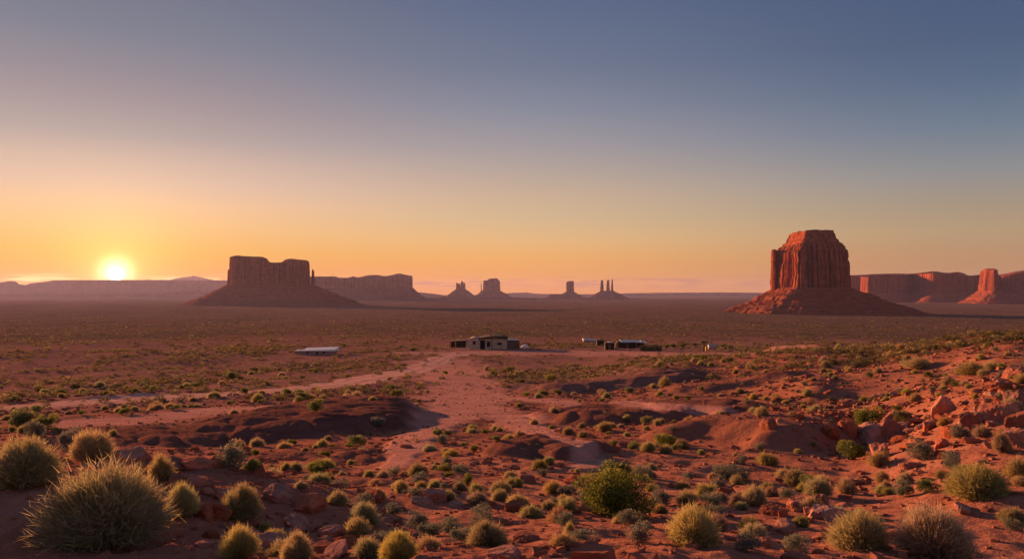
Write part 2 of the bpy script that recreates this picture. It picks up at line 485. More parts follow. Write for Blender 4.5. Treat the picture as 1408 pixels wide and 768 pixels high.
def leaf_mat(name, base, mid, tip, trans=.35, var=.25):
    m = bpy.data.materials.new(name); m.use_nodes = True; t = NT(m.node_tree); t.n.clear()
    out = t.new('ShaderNodeOutputMaterial')
    f = attr(t, 't'); k = attr(t, 'c'); oi = t.new('ShaderNodeObjectInfo').outputs['Random']
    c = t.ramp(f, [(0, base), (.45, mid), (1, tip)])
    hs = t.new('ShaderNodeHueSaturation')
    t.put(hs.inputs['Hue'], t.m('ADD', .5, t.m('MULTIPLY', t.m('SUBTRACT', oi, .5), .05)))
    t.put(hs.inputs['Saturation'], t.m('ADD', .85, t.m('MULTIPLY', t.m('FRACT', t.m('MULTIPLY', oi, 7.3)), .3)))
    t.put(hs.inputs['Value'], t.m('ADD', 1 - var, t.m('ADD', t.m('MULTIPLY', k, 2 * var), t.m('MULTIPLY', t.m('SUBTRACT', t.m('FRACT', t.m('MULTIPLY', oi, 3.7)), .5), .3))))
    t.put(hs.inputs['Color'], c); c = hs.outputs[0]
    d = t.new('ShaderNodeBsdfDiffuse'); tr = t.new('ShaderNodeBsdfTranslucent'); mx = t.new('ShaderNodeMixShader')
    t.l.new(c, d.inputs[0]); t.l.new(c, tr.inputs[0]); mx.inputs[0].default_value = trans
    t.l.new(d.outputs[0], mx.inputs[1]); t.l.new(tr.outputs[0], mx.inputs[2]); t.l.new(mx.outputs[0], out.inputs[0])
    return m


def plain_mat(name, col, rough=.85, metal=0.0, dirt=.4, sc=2.0, dirtc=(.16, .07, .045)):
    m, t, b = mat(name)
    tc = t.new('ShaderNodeTexCoord').outputs['Object']
    n = t.noise(tc, sc, 5, .65); n2 = t.noise(t.scale(tc, (1, 1, .2)), sc * 2.5, 4, .6)
    c = t.mix(t.m('MULTIPLY', t.step(n, .4, .75), dirt), col + (1,), dirtc + (1,))
    c = t.mix(t.m('MULTIPLY', t.step(n2, .5, .75), dirt * .7), c, tuple(x * .6 for x in col) + (1,))
    t.l.new(c, b.inputs['Base Color']); b.inputs['Roughness'].default_value = rough; b.inputs['Specular IOR Level'].default_value = .2; b.inputs['Metallic'].default_value = metal
    bump(t, b, n2, .3, .02)
    return m


M = {}
M['soil'] = ground_mat(); M['road'] = ground_mat('pale_road_dust', True)
M['cliff'] = rock_mat('red_sandstone_cliff', (.27, .062, .031), (.39, .10, .048), .3, .85, .055, 1.6)
M['far_cliff'] = rock_mat('far_sandstone_cliff', (.27, .10, .065), (.38, .15, .09), .25, .5, .02, 3.0)
M['talus'] = talus_mat('red_talus', (.26, .068, .038), (.34, .095, .05), .045)
M['far_talus'] = talus_mat('far_talus', (.19, .068, .046), (.26, .10, .062), .018)
M['rock'] = rock_mat('red_boulder_stone', (.27, .085, .052), (.38, .135, .082), .35, 0, 1.6, .035)
M['pale_rock'] = rock_mat('pale_boulder_stone', (.31, .118, .078), (.42, .18, .12), .3, 0, 1.6, .03)
M['tuss'] = leaf_mat('grey_green_stems', (.135, .112, .065), (.205, .19, .082), (.45, .345, .16), .45)
M['sagegreen'] = leaf_mat('grey_green_brush', (.17, .15, .085), (.235, .265, .105), (.45, .37, .19), .5)
M['dry'] = leaf_mat('dry_straw_stems', (.14, .10, .065), (.28, .19, .10), (.52, .35, .19), .45)
M['yellow'] = leaf_mat('yellow_flowering_stems', (.13, .11, .06), (.25, .205, .085), (.52, .37, .15), .45)
M['sage'] = leaf_mat('grey_sage_leaves', (.10, .085, .07), (.18, .175, .125), (.30, .27, .18), .32)
M['green'] = leaf_mat('green_shrub_leaves', (.09, .075, .035), (.15, .16, .05), (.33, .30, .09), .5)
M['scrub'] = leaf_mat('olive_scrub', (.085, .066, .036), (.135, .112, .046), (.32, .235, .09), .42, .45)
M['twig'] = plain_mat('grey_dead_twigs', (.24, .20, .17), .9, 0, .3, 9)
M['bark'] = plain_mat('dark_bark', (.075, .05, .037), .95, 0, .4, 9)

# ------------------------------------------------------------------ ground sheet
def build_ground():
    dense = np.radians(np.linspace(-40, 40, 960)); coarse = np.radians(np.linspace(40, 320, 90)[1:-1])
    A = np.concatenate([dense, coarse])
    R = np.concatenate([[.05], np.exp(np.arange(math.log(.6), math.log(3.2), .03)), np.exp(np.arange(math.log(3.2), math.log(260), .0058)), np.exp(np.arange(math.log(260), math.log(24000), .013)), [24500]])
    a, r = np.meshgrid(A, R, indexing='ij')
    x = r * np.sin(a); y = r * np.cos(a)
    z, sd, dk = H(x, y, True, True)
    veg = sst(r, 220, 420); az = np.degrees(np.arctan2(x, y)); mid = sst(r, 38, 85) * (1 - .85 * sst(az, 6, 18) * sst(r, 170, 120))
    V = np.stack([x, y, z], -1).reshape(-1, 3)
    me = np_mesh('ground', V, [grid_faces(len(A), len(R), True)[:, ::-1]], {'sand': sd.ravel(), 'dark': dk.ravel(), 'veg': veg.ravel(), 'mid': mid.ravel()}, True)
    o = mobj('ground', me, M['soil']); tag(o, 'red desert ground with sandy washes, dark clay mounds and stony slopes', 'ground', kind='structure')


build_ground()


def build_road():
    P = np.array(_road); d = np.concatenate([[0], np.cumsum(np.hypot(*np.diff(P[:, :2], axis=0).T))])
    s = np.arange(0, d[-1], .35)
    # smooth centreline
    cx = np.interp(s, d, P[:, 0]); cy = np.interp(s, d, P[:, 1]); w = np.interp(s, d, P[:, 2])
    k = np.ones(41) / 41; pad = lambda q: np.convolve(np.pad(q, 20, 'edge'), k, 'valid')
    cx, cy = pad(cx), pad(cy); tx, ty = np.gradient(cx), np.gradient(cy); L = np.hypot(tx, ty); nx, ny = -ty / L, tx / L
    q = np.linspace(-1, 1, 25)
    wl = w * (1 + .35 * pn2(s / 6, s * 0 + 3.3, 5) + .15 * pn2(s / 1.3, s * 0, 6)); wr = w * (1 + .35 * pn2(s / 6, s * 0 + 8.3, 15) + .15 * pn2(s / 1.3, s * 0 + 4, 16))
    ww = np.where(q[None] < 0, wr[:, None], wl[:, None])
    X = cx[:, None] + nx[:, None] * q * ww; Y = cy[:, None] + ny[:, None] * q * ww
    Z = H(X, Y) + .045 - .04 * np.abs(q[None]) ** 6
    Z = Z - .03 * np.exp(-((np.abs(q[None]) - .42) / .12) ** 2)
    rut = np.exp(-((np.abs(q[None]) - .42) / .10) ** 2) + .35 * np.clip(np.abs(q[None]) - .75, 0, 1) * 4 + 0 * X
    me = np_mesh('dirt_road', np.stack([X, Y, Z], -1).reshape(-1, 3), [grid_faces(len(s), len(q))[:, ::-1]], {'rut': rut.ravel()}, True)
    tag(mobj('dirt_road', me, M['road']), 'pale pink dirt road curving across the flats to the house', 'road', kind='structure')


build_road()

# ------------------------------------------------------------------ buttes and mesas
def smooth_poly(pts, it=2, n=400):
    P = np.array(pts, float)
    if ((P[:, 0] * np.roll(P[:, 1], -1) - np.roll(P[:, 0], -1) * P[:, 1]).sum()) < 0: P = P[::-1]
    for _ in range(it):
        Q = np.roll(P, -1, 0); P = np.stack([.78 * P + .22 * Q, .22 * P + .78 * Q], 1).reshape(-1, 2)
    Q = np.vstack([P, P[:1]]); d = np.concatenate([[0], np.cumsum(np.hypot(*np.diff(Q, axis=0).T))])
    s = np.linspace(0, d[-1], n, endpoint=False)
    return np.stack([np.interp(s, d, Q[:, 0]), np.interp(s, d, Q[:, 1])], 1), s, d[-1]


def normals(P):
    T = np.roll(P, -1, 0) - np.roll(P, 1, 0); T /= np.linalg.norm(T, axis=1)[:, None] + 1e-9
    return np.stack([T[:, 1], -T[:, 0]], 1)


def csmooth(a, k):
    w = np.hanning(2 * k + 3)[1:-1]; w /= w.sum()
    out = np.zeros_like(a)
    for i, q in enumerate(w): out += q * np.roll(a, i - k, axis=0)
    return out


def cliff(name, parent, pts, zb, top, mt, seed, amp, wl, lean=.06, n=420, m=46, cap=None, capn=14, ledges=()):
    """pts: footprint; top: function (x,y)->z of the rim; cap: [(f, dz)] rise of the top inside the rim"""
    P, s, L = smooth_poly(pts, 2, n); N = normals(P); c = P.mean(0)
    nw = max(3, round(L / wl)); a = s / L * 2 * np.pi
    cx, cy = np.cos(a), np.sin(a)
    def loop(k, sd): return pn2(cx * k / 6.28 + 50, cy * k / 6.28 + 50, sd)
    f = (1 - np.abs(loop(nw * 1.5, seed))) * .8 + .8 * loop(nw * .6, seed + 1) + .35 * (1 - np.abs(loop(nw * 5, seed + 2))) + .15 * loop(nw * 12, seed + 3)
    f = .8 + (f - .8) * np.clip(.75 + 1.5 * loop(nw * .6, seed + 13), .15, 1.7)
    crack = np.exp(-(loop(nw * 1.9, seed + 4) / .085) ** 2)
    zt = top(P[:, 0], P[:, 1])
    v = np.linspace(0, 1, m)
    hh = (zt - zb)[:, None]; Z = zb + hh * v
    fl = (.55 + .45 * np.sin(np.pi * np.clip(v * .9 + .1, 0, 1)))[None]
    off = amp * ((f - .8)[:, None] * fl - 1.5 * crack[:, None] * (.5 + .5 * (1 - v[None]) ** .5)) - lean * hh * v
    X0 = P[:, 0:1] + 0 * Z; Y0 = P[:, 1:2] + 0 * Z
    off = off + amp * .35 * vn3(X0 / wl * 1.3, Y0 / wl * 1.3, Z / wl * .8, seed + 6) + amp * .2 * vn3(X0 / wl * 4, Y0 / wl * 4, Z / wl * 3, seed + 7)
    for lv, dp in ledges: off = off - amp * dp / (1 + np.exp(-(v[None] - lv + .012 * loop(nw, seed + 9)[:, None]) / .008))
    off = off - amp * .45 * np.clip((v[None] - .95) / .05, 0, 1) ** 2
    X = X0 + N[:, 0:1] * off; Y = Y0 + N[:, 1:2] * off
    # cap
    fs = np.linspace(1, 0, capn)[1:]
    rim = np.stack([X[:, -1], Y[:, -1]], -1)
    CX = c[0] + (rim[:, 0:1] - c[0]) * fs; CY = c[1] + (rim[:, 1:2] - c[1]) * fs
    rs = csmooth(rim, max(2, n // 60)); bl = np.clip((1 - fs) / .06, 0, 1)[None]
    CX = CX * (1 - bl) + (c[0] + (rs[:, 0:1] - c[0]) * fs) * bl; CY = CY * (1 - bl) + (c[1] + (rs[:, 1:2] - c[1]) * fs) * bl
    zr = top(CX, CY); w = sst(1 - fs, 0, .3)[None]
    CZ_ = zt[:, None] * (1 - w) + zr * w + amp * .25 * pn2(CX / wl * 1.5, CY / wl * 1.5, seed + 8) * sst(1 - fs, 0, .15)
    if cap:
        xp = [q[0] for q in cap][::-1]; yp = [q[1] for q in cap][::-1]
        fz = fs[None] + .03 * loop(nw, seed + 11)[:, None] * (fs[None] < .97) * (fs[None] > .05)
        CZ_ = CZ_ + np.interp(fz, xp, yp)
    V = np.stack([np.concatenate([X, CX], 1), np.concatenate([Y, CY], 1), np.concatenate([Z, CZ_], 1)], -1).reshape(-1, 3)
    me = np_mesh(name, V, [grid_faces(n, m + len(fs), True)], None, False)
    return mobj(name, me, mt, parent), P


def talus(name, parent, pts, zt, zb, W, mt, seed, n=420, m=60, inset=.12, ledges=(), gully=.10, power=1.6, sm=18):
    P, s, L = smooth_poly(pts, 2, n); c = P.mean(0)
    PS = csmooth(P, sm); NS = normals(PS); NS = csmooth(NS, sm); NS /= np.linalg.norm(NS, axis=1)[:, None]
    u = np.linspace(-inset, 1, m)[None]
    Wd = np.array([W(a, b) if callable(W) else W for a, b in NS])[:, None]
    a = s / L * 2 * np.pi; cx, cy = np.cos(a)[:, None], np.sin(a)[:, None]
    g = 0
    for k, q in ((7, 1.0), (16, .6), (38, .35)):
        kk = k / 2.0; g = g + q * pn2(cx * kk + 30 + u * .6, cy * kk + 30, seed + k)
    up = np.clip(u, 0, 1)
    Hh = zt - zb
    z = zb + Hh * ((1 - up) ** power) + np.clip(-u, 0, 1) * 0 + gully * Hh * g * sst(up, 0, .25) * (1 - up) ** .7
    for lv, dz in ledges:       # small cliff bands
        hz = zb + Hh * (lv + .03 * pn2(cx * 3 + 7, cy * 3, seed + 90)); q = (z - hz) / (Hh * .02)
        z = z + Hh * dz * (1 / (1 + np.exp(-np.clip(q * 3, -40, 40))) - .5) * np.exp(-np.clip((np.abs(q) / 9) ** 2, 0, 60))
    b = sst(up, 0, .35)
    X = P[:, 0:1] * (1 - b) + PS[:, 0:1] * b + NS[:, 0:1] * Wd * u; Y = P[:, 1:2] * (1 - b) + PS[:, 1:2] * b + NS[:, 1:2] * Wd * u
    z = z + Hh * .03 * vn3(X / Hh * 9, Y / Hh * 9, z / Hh * 9, seed + 3) + Hh * .02 * vn3(X / Hh * 30, Y / Hh * 30, z / Hh * 30, seed + 5)
    me = np_mesh(name, np.stack([X, Y, z], -1).reshape(-1, 3), [grid_faces(n, m, True)], {'u': (up + 0 * X).ravel()}, True)
    return mobj(name, me, mt, parent)


def landform(name, pxc, base_row, Y, label, cat, group=None):
    x, z = unproj(pxc, base_row, Y)
    o = empty(name, (float(x), Y, float(z))); tag(o, label, cat, group)
    K = Y / F
    X = lambda p, q=0.0: (p - 704) * (Y + q) / F - float(x)
    return o, K, X, (lambda row: (base_row - row) * K)


def silh(X, R, pts, Y=None, ox=0.0):
    """rim height from a list of (px,row)"""
    xs = np.array([p for p, _ in pts]); zs = np.array([R(r) for _, r in pts])
    return lambda x, y: np.interp(704 + (x + ox) * F / (Y + y), xs, zs) * (1 + y / Y)


# the great butte
def great_butte():
    o, K, X, R = landform('sandstone_butte', 1114, 433, 2000, 'great red butte with a stepped cap, fluted cliffs lit on one flank', 'butte')
    w = X(1170) - X(1062); h = w / 2
    c0 = X(1117)
    pts = [(X(p, q), q) for p, q in ((1062, 75), (1066, 40), (1091, -85), (1096, -108), (1125, -112), (1158, -104), (1168, -80), (1169.5, 25), (1160, 92), (1115, 112), (1070, 95))]
    top = lambda x, y: R(341) + 0 * x + 3 * pn2(x / 40, y / 40, 5) + np.interp(x, [X(1060), X(1075), X(1100), X(1150), X(1170)], [-2, 1, 4, 6, 7])
    cliff('cliff', o, pts, R(402), top, M['cliff'], 11, 11.0, 40, .02, 760, 70, [(1, 0), (.985, 4), (.90, 7), (.88, 12.5), (.79, 16), (.77, 25), (.72, 29), (.70, 36), (0, 37)], 70, [(.9, .45), (.66, .18), (.34, .15)])
    pp = [(X(p, q), q) for p, q in ((1059, 75), (1060, 30), (1065, 12), (1069, 24), (1070, 60), (1064, 85))]
    cliff('pillar', o, pp, R(402), lambda x, y: R(342) + 0 * x, M['cliff'], 31, 2.4, 9, .02, 120, 40, None, 8)
    tp = [(x * 1.0, y) for x, y in pts]
    def W(a, b): return 205 + 85 * max(0, a) ** 1.5 + 30 * max(0, -a) + 45 * max(0, -b)
    talus('talus_slope', o, tp, R(395.5), R(438), W, M['talus'], 12, 900, 140, .08, [(.66, .05), (.27, .045)], .075, 1.95, 40)


great_butte()


def simple(name, pxc, base, Y, label, cat, cl, tal, group=None, mats=None, seed=0, cliffname='cliff', foot=None):
    """cl: list of (px0, px1, depth, foot_row, silhouette, amp, wl, lean); tal: (px0, px1, depth, top_row, bottom_row, width_px)"""
    o, K, X, R = landform(name, pxc, base, Y, label, cat, group)
    mc, mtl = mats or (M['far_cliff'], M['far_talus'])
    for i, (a, b, dep, fr, sil, amp, wl, lean) in enumerate(cl):
        d = dep * K / 2; e = min((b - a) * .12 * K, d * .5)
        xa, xb = X(a), X(b)
        pts = [(xa, d - e), (xa, -d + e), (xa + e, -d), ((xa + xb) / 2, -d * 1.06), (xb - e, -d), (xb, -d + e), (xb, d - e), (xb - e, d), ((xa + xb) / 2, d), (xa + e, d)]
        if foot: pts = [(X(p, q * K), q * K) for p, q in foot]
        if not foot: pts = [(X(704 + (px_ + float(o.location.x)) * F / Y, q_), q_) for px_, q_ in pts]
        cliff(cliffname if b - a > 16 or len(cl) < 2 else 'spire', o, pts, R(fr), silh(X, R, sil, Y, float(o.location.x)), mc, seed + 7 * i + 3, amp * K, wl * K, lean, int(200 + 3 * min(150, b - a)), 40)
    for j, (a, b, dep, tr, br, wp) in enumerate(tal):
        d = dep * K / 2; xa, xb = X(a), X(b); e = min((b - a) * .2 * K, d * .6)
        pts = [(xa, d - e), (xa, -d + e), (xa + e, -d), ((xa + xb) / 2, -d), (xb - e, -d), (xb, -d + e), (xb, d - e), (xb - e, d), ((xa + xb) / 2, d), (xa + e, d)]
        if foot: pts = [(X(p, q * K), q * K) for p, q in foot]
        if isinstance(wp, tuple):
            wl_, wr_ = wp; W = lambda na, nb, p=wl_, q=wr_: ((p + q) / 2 + (q - p) / 2 * na) * K
        else: W = wp * K
        talus('talus_slope', o, pts, R(tr), R(br), W, mtl, seed + 41 + j, 420, 60, .08, [(.55, .05), (.25, .04)], .06, 1.45)
    return o, K, X, R


MC = (M['cliff'], M['talus'])
simple('sandstone_butte', 372, 421, 3500, 'broad dark butte with notched flat top and thin side pinnacle, nearest the sun', 'butte',
       [(315, 425, 70, 395, [(314, 353), (318, 352.5), (323, 351.5), (330, 352.5), (360, 353.5), (367, 356), (371, 361.3), (389, 361.3), (394, 357), (402, 356), (410, 357), (423, 358), (425, 359)], 1.7, 9, .02),
        (428.2, 432.6, 6, 393, [(428, 372), (430, 370), (432, 373)], .4, 3, .03),
        (312.5, 318, 16, 393, [(313, 371), (318, 369)], .5, 3, .03)],
       [(316, 430, 70, 391, 424, (88, 98))], None, MC, 100)
simple('sandstone_mesa', 505, 413, 6500, 'long purple mesa with a ragged flat rim just behind the notched butte', 'mesa',
       [(405, 567, 60, 399, [(405, 380), (430, 380.3), (460, 380), (464, 382), (478, 382), (486, 380), (492, 381.5), (498, 381), (506, 378.5), (520, 378), (528, 380), (541, 379.5), (546, 377.5), (551, 376), (560, 378), (567, 379)], 1.6, 8, .03)],
       [(405, 568, 60, 396, 415, (20, 30))], None, None, 140)
simple('sandstone_butte', 634, 413, 8000, 'small castle-like butte with three broken turrets on a dark cone', 'butte',
       [(627, 633, 6, 399, [(627, 388), (629, 389.3), (633, 390)], .5, 2.2, .03), (633, 637.4, 5, 399, [(633, 388), (635, 386), (637, 387)], .4, 2, .05), (637, 640.2, 4, 399, [(637, 388.5), (640, 389)], .3, 2, .04)],
       [(627, 640, 7, 397, 415, (30, 30))], None, None, 160)
simple('sandstone_butte', 676, 413, 8050, 'square flat-topped butte with a needle at its side, between castle butte and lone tower', 'butte',
       [(664.3, 687.3, 18, 401, [(664, 385.5), (671, 385), (672, 383), (684, 382.4), (687, 386)], .9, 4, .02), (660.8, 662.6, 2, 402, [(661, 389), (662.6, 389.5)], .15, 1, .06)],
       [(662, 688, 20, 399.5, 415, (22, 36))], None, None, 180)
simple('sandstone_butte', 783, 413, 8000, 'lone square tower butte with a low shoulder mound beside it', 'butte',
       [(778.3, 789.3, 9, 403, [(778, 387.5), (781, 387), (782, 386.3), (789, 386)], .6, 3, .02)],
       [(778, 789, 10, 401, 415, (30, 34)), (756, 772, 12, 404, 415, (14, 10))], None, None, 200)
simple('sandstone_butte', 836, 413, 8000, 'three slender spires standing side by side on one dark cone', 'butte',
       [(825.3, 830.2, 5, 402, [(825, 386), (827, 385), (830, 385.2)], .55, 2, .06), (833.8, 838.6, 5, 402, [(834, 385.4), (836, 384.8), (838.6, 385)], .55, 2, .06), (840.3, 843.4, 4, 402, [(840, 384), (843.4, 385)], .45, 2, .07)],
       [(826, 844, 8, 399.8, 415, (36, 40))], None, None, 220)
# mesas and the butte beyond the great butte's foot
simple('sandstone_butte', 1360, 421, 4300, 'stocky fluted butte glowing orange on a cone of red scree before the long mesa', 'butte',
       [(1344, 1376.5, 44, 402.5, [(1344, 375), (1347, 372), (1352, 370), (1364, 369.6), (1370, 371), (1374, 375), (1377, 379)], 2.3, 7, .11)],
       [(1344, 1377, 44, 399.5, 424, (44, 48))], None, MC, 240, foot=[(1343.5, 34), (1346, 22), (1363, -28), (1366, -34), (1374, -34), (1378, -26), (1378, 26), (1372, 36)])


def long_mesa():
    o, K, X, R = landform('sandstone_mesa', 1300, 418, 5300, 'long mesa wall with stepped prows, behind the great butte and stocky butte', 'mesa')
    D = lambda d: d * K
    pts = [(X(1150, D(40)), D(40)), (X(1182, D(36)), D(36)), (X(1184, D(10)), D(10)), (X(1192, D(-24)), D(-24)), (X(1196, D(-26)), D(-26)), (X(1236, D(-24)), D(-24)), (X(1252, D(2)), D(2)), (X(1258, D(0)), D(0)), (X(1279, D(-72)), D(-72)), (X(1283, D(-80)), D(-80)), (X(1292, D(-80)), D(-80)), (X(1304, D(-46)), D(-46)), (X(1335, D(-30)), D(-30)), (X(1372, D(-30)), D(-30)),
           (X(1385, D(-52)), D(-52)), (X(1440, D(-56)), D(-56)), (X(1560, D(-40)), D(-40)), (X(1560, D(120)), D(120)), (X(1150, D(120)), D(120))]
    sil = [(1150, 379), (1182, 380.5), (1192, 381), (1195, 378), (1220, 377.3), (1248, 378), (1262, 376.5), (1272, 375.3), (1280, 374.2), (1288, 375), (1294, 377.5), (1300, 378), (1306, 376), (1313, 375), (1321, 376.2), (1326, 378.6), (1332, 381.3),
           (1338, 379.8), (1345, 379), (1376, 379), (1388, 377), (1395, 375.5), (1408, 373.3), (1440, 372), (1560, 372)]
    cliff('cliff', o, pts, R(404), silh(X, R, sil, 5300.0, float(o.location.x)), M['cliff'], 301, 1.6 * K, 9 * K, .03, 1500, 44, None, 10)
    talus('talus_slope', o, pts, R(402), R(420), lambda a, b: (26 + 8 * max(0, -a)) * K, M['talus'], 320, 1300, 50, .1, [(.5, .05)], .12, 1.4, 6)


long_mesa()


def ridge(name, Y, pts, base_row, dep, mt, label, cat, seed, rough=1.0, kind='structure', face=.35):
    """a far tableland: skyline given as (px,row)"""
    xs = np.linspace(pts[0][0], pts[-1][0], 500); rows = np.interp(xs, [p[0] for p in pts], [p[1] for p in pts]); K = Y / F
    x, zt = unproj(xs, rows, Y); _, zb = unproj(xs, base_row + 0 * xs, Y)
    zt = zt + rough * K * .5 * fb2(xs / 9, 0 * xs, seed, 4) * np.clip((zt - zb) / (8 * K), 0, 1)
    prof = [(-1.0, -.15), (-.6, .18), (-.36, .42), (-.3, .55), (-.27, .92), (-.22, 1.0), (0, 1.0), (.6, 1.0), (1.0, -.1)]
    v = np.linspace(0, len(prof) - 1, 60); pu = np.interp(v, range(len(prof)), [p[0] for p in prof]); pz = np.interp(v, range(len(prof)), [p[1] for p in prof])
    g = fb2(xs[:, None] / 14 + 0 * v, v[None] * .12 + 0 * xs[:, None], seed + 5, 4)
    Yv = Y + dep * K * (pu[None] + .10 * g * (pu[None] < .1))
    Xv = x[:, None] * Yv / Y
    Zv = zb[:, None] + (zt - zb)[:, None] * pz[None]
    me = np_mesh(name, np.stack([Xv, Yv, Zv], -1).reshape(-1, 3), [grid_faces(len(xs), len(v))[:, ::1]], {'u': np.repeat((1 - pz)[None], len(xs), 0).clip(0, 1).ravel()}, True)
    return tag(mobj(name, me, mt), label, cat, kind=kind)


ridge('hills', 12500, [(-500, 386), (-60, 387), (0, 388.5), (14, 386.5), (22, 387), (26, 391), (36, 392), (42, 389.5), (48, 389), (62, 387.5), (74, 385.5), (120, 385.3), (200, 385), (260, 385.3), (330, 386), (420, 388), (520, 396), (600, 404), (640, 410)], 410, 120, M['far_talus'],
      'far flat tableland under the setting sun', 'hills', 501, .2)
ridge('hills', 9800, [(-500, 402), (0, 404), (80, 404), (170, 403), (260, 400), (330, 401), (420, 404), (520, 408), (600, 411)], 413, 60, M['far_talus'], 'low purple bench before the far tableland', 'hills', 511, .3)
ridge('hills', 15500, [(540, 405.5), (575, 405), (610, 405.5), (650, 405), (690, 403.5), (705, 402.3), (725, 402), (738, 403.6), (770, 404.5), (845, 403.8), (862, 403), (900, 402.3), (990, 401.8), (1050, 402.3), (1120, 402.6), (1500, 402), (2100, 400)], 411, 90, M['far_talus'],
      'far blue tableland along the horizon between the spires and the great butte', 'hills', 521, .25)
ridge('hills', 7600, [(520, 412), (560, 409.5), (600, 408.5), (640, 407), (700, 408), (745, 410), (790, 409), (850, 408.6), (880, 410.5), (930, 413)], 414.5, 50, M['far_talus'], 'low dark bench joining the feet of the small buttes', 'hills', 531, .3)
ridge('mountain', 21000, [(205, 386), (232, 385), (243, 382.5), (252, 381), (262, 380.2), (266, 379), (271, 380.2), (278, 381.5), (284, 383), (290, 384), (300, 386)], 395, 30, M['far_talus'], 'faint far mountain peeping over the tableland beside the sun', 'mountain', 541, .4)

# ------------------------------------------------------------------ plants
rng = np.random.default_rng(7)


def tuft(seed, n, h=.62, clr=(.66, 1.08), up=.25, blade=.006, clump=26, twig=0, spread=.16, kink=.25, side=1.3):
    """dome of fine stems, 1 m wide and h high; returns V, F, t, c"""
    g = np.random.default_rng(seed)
    nc = clump; ca = g.uniform(0, 2 * np.pi, nc); cr = np.sqrt(g.uniform(0, 1, nc)); cl = g.uniform(clr[0], clr[1], nc)
    k = g.integers(0, nc, n)
    ang = ca[k] + g.normal(0, .24, n); q = np.clip(cr[k] + g.normal(0, .12, n), 0, 1.05)      # q: 0 upright .. 1 flat
    ln = cl[k] * g.uniform(.62, 1.03, n)
    th = q * 1.42
    end = np.stack([np.sin(th) * np.cos(ang) * .5, np.sin(th) * np.sin(ang) * .5, np.cos(th) * h], 1) * ln[:, None]
    end[:, 2] = np.maximum(end[:, 2], .03 + .1 * g.uniform(size=n))
    b = np.stack([np.cos(ang) * spread * q * g.uniform(.2, 1, n), np.sin(ang) * spread * q * g.uniform(.2, 1, n), 0 * q], 1)
    s = g.uniform(0, .55, n); b = b + (end - b) * (s * s)[:, None] * .8
    jit = g.normal(0, .022, (n, 3)); mid = b * .5 + end * .5 + jit; mid[:, 2] += .05 * q * ln
    tip = end + g.normal(0, .025, (n, 3))
    d = tip - b; w = np.cross(d, g.normal(size=(n, 3))); w /= np.linalg.norm(w, axis=1)[:, None] + 1e-9
    w = w * (blade * g.uniform(.6, 1.3, n))[:, None]
    V = np.stack([b - w, b + w, mid - w * .8, mid + w * .8, tip], 1).reshape(-1, 3)
    i = np.arange(n) * 5
    Fq = np.stack([i, i + 1, i + 3, i + 2], 1); Ft = np.stack([i + 2, i + 3, i + 4], 1)
    # short side sprigs near the outside
    ns = int(n * side); j = g.integers(0, n, ns); f = g.uniform(.35, 1, ns)[:, None]
    p0 = mid[j] * (1 - f) + tip[j] * f; dd = (tip[j] - b[j]); dd /= np.linalg.norm(dd, axis=1)[:, None] + 1e-9
    p1 = p0 + (dd + g.normal(0, .55, (ns, 3))) * g.uniform(.025, .07, ns)[:, None]
    ws = np.cross(p1 - p0, g.normal(size=(ns, 3))); ws /= np.linalg.norm(ws, axis=1)[:, None] + 1e-9; ws *= blade * .8
    k0 = len(V); V = np.concatenate([V, np.stack([p0 - ws, p0 + ws, p1], 1).reshape(-1, 3)]); i2 = k0 + np.arange(ns) * 3
    Ft = np.concatenate([Ft, np.stack([i2, i2 + 1, i2 + 2], 1)])
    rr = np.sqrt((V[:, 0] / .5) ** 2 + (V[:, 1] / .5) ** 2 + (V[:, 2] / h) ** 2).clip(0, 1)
    c = np.concatenate([np.repeat(g.uniform(0, 1, n), 5), np.repeat(g.uniform(0, 1, ns), 3)])
    return V, [Fq, Ft], rr, c


def twigs(seed, n, h=.5, spread=.42, r=.006):
    g = np.random.default_rng(seed); mb = MB()
    for _ in range(n):
        a = g.uniform(0, 6.28); l = g.uniform(.5, 1) * spread; p = np.array([0, 0, .0]) + g.normal(0, .04, 3) * (1, 1, 0)
        zz = g.uniform(.1, 1) * h; e = np.array([math.cos(a) * l, math.sin(a) * l, zz]); m_ = p * .5 + e * .5 + g.normal(0, .035, 3); m_[2] = abs(m_[2])
        mb.tube(p, m_, r, r * .7, 4); mb.tube(m_, e, r * .7, r * .3, 4)
        for _k in range(3):
            f = g.uniform(.2, .9); s0 = m_ + (e - m_) * f; mb.tube(s0, s0 + g.normal(0, .07, 3), r * .45, r * .15, 3)
    return mb


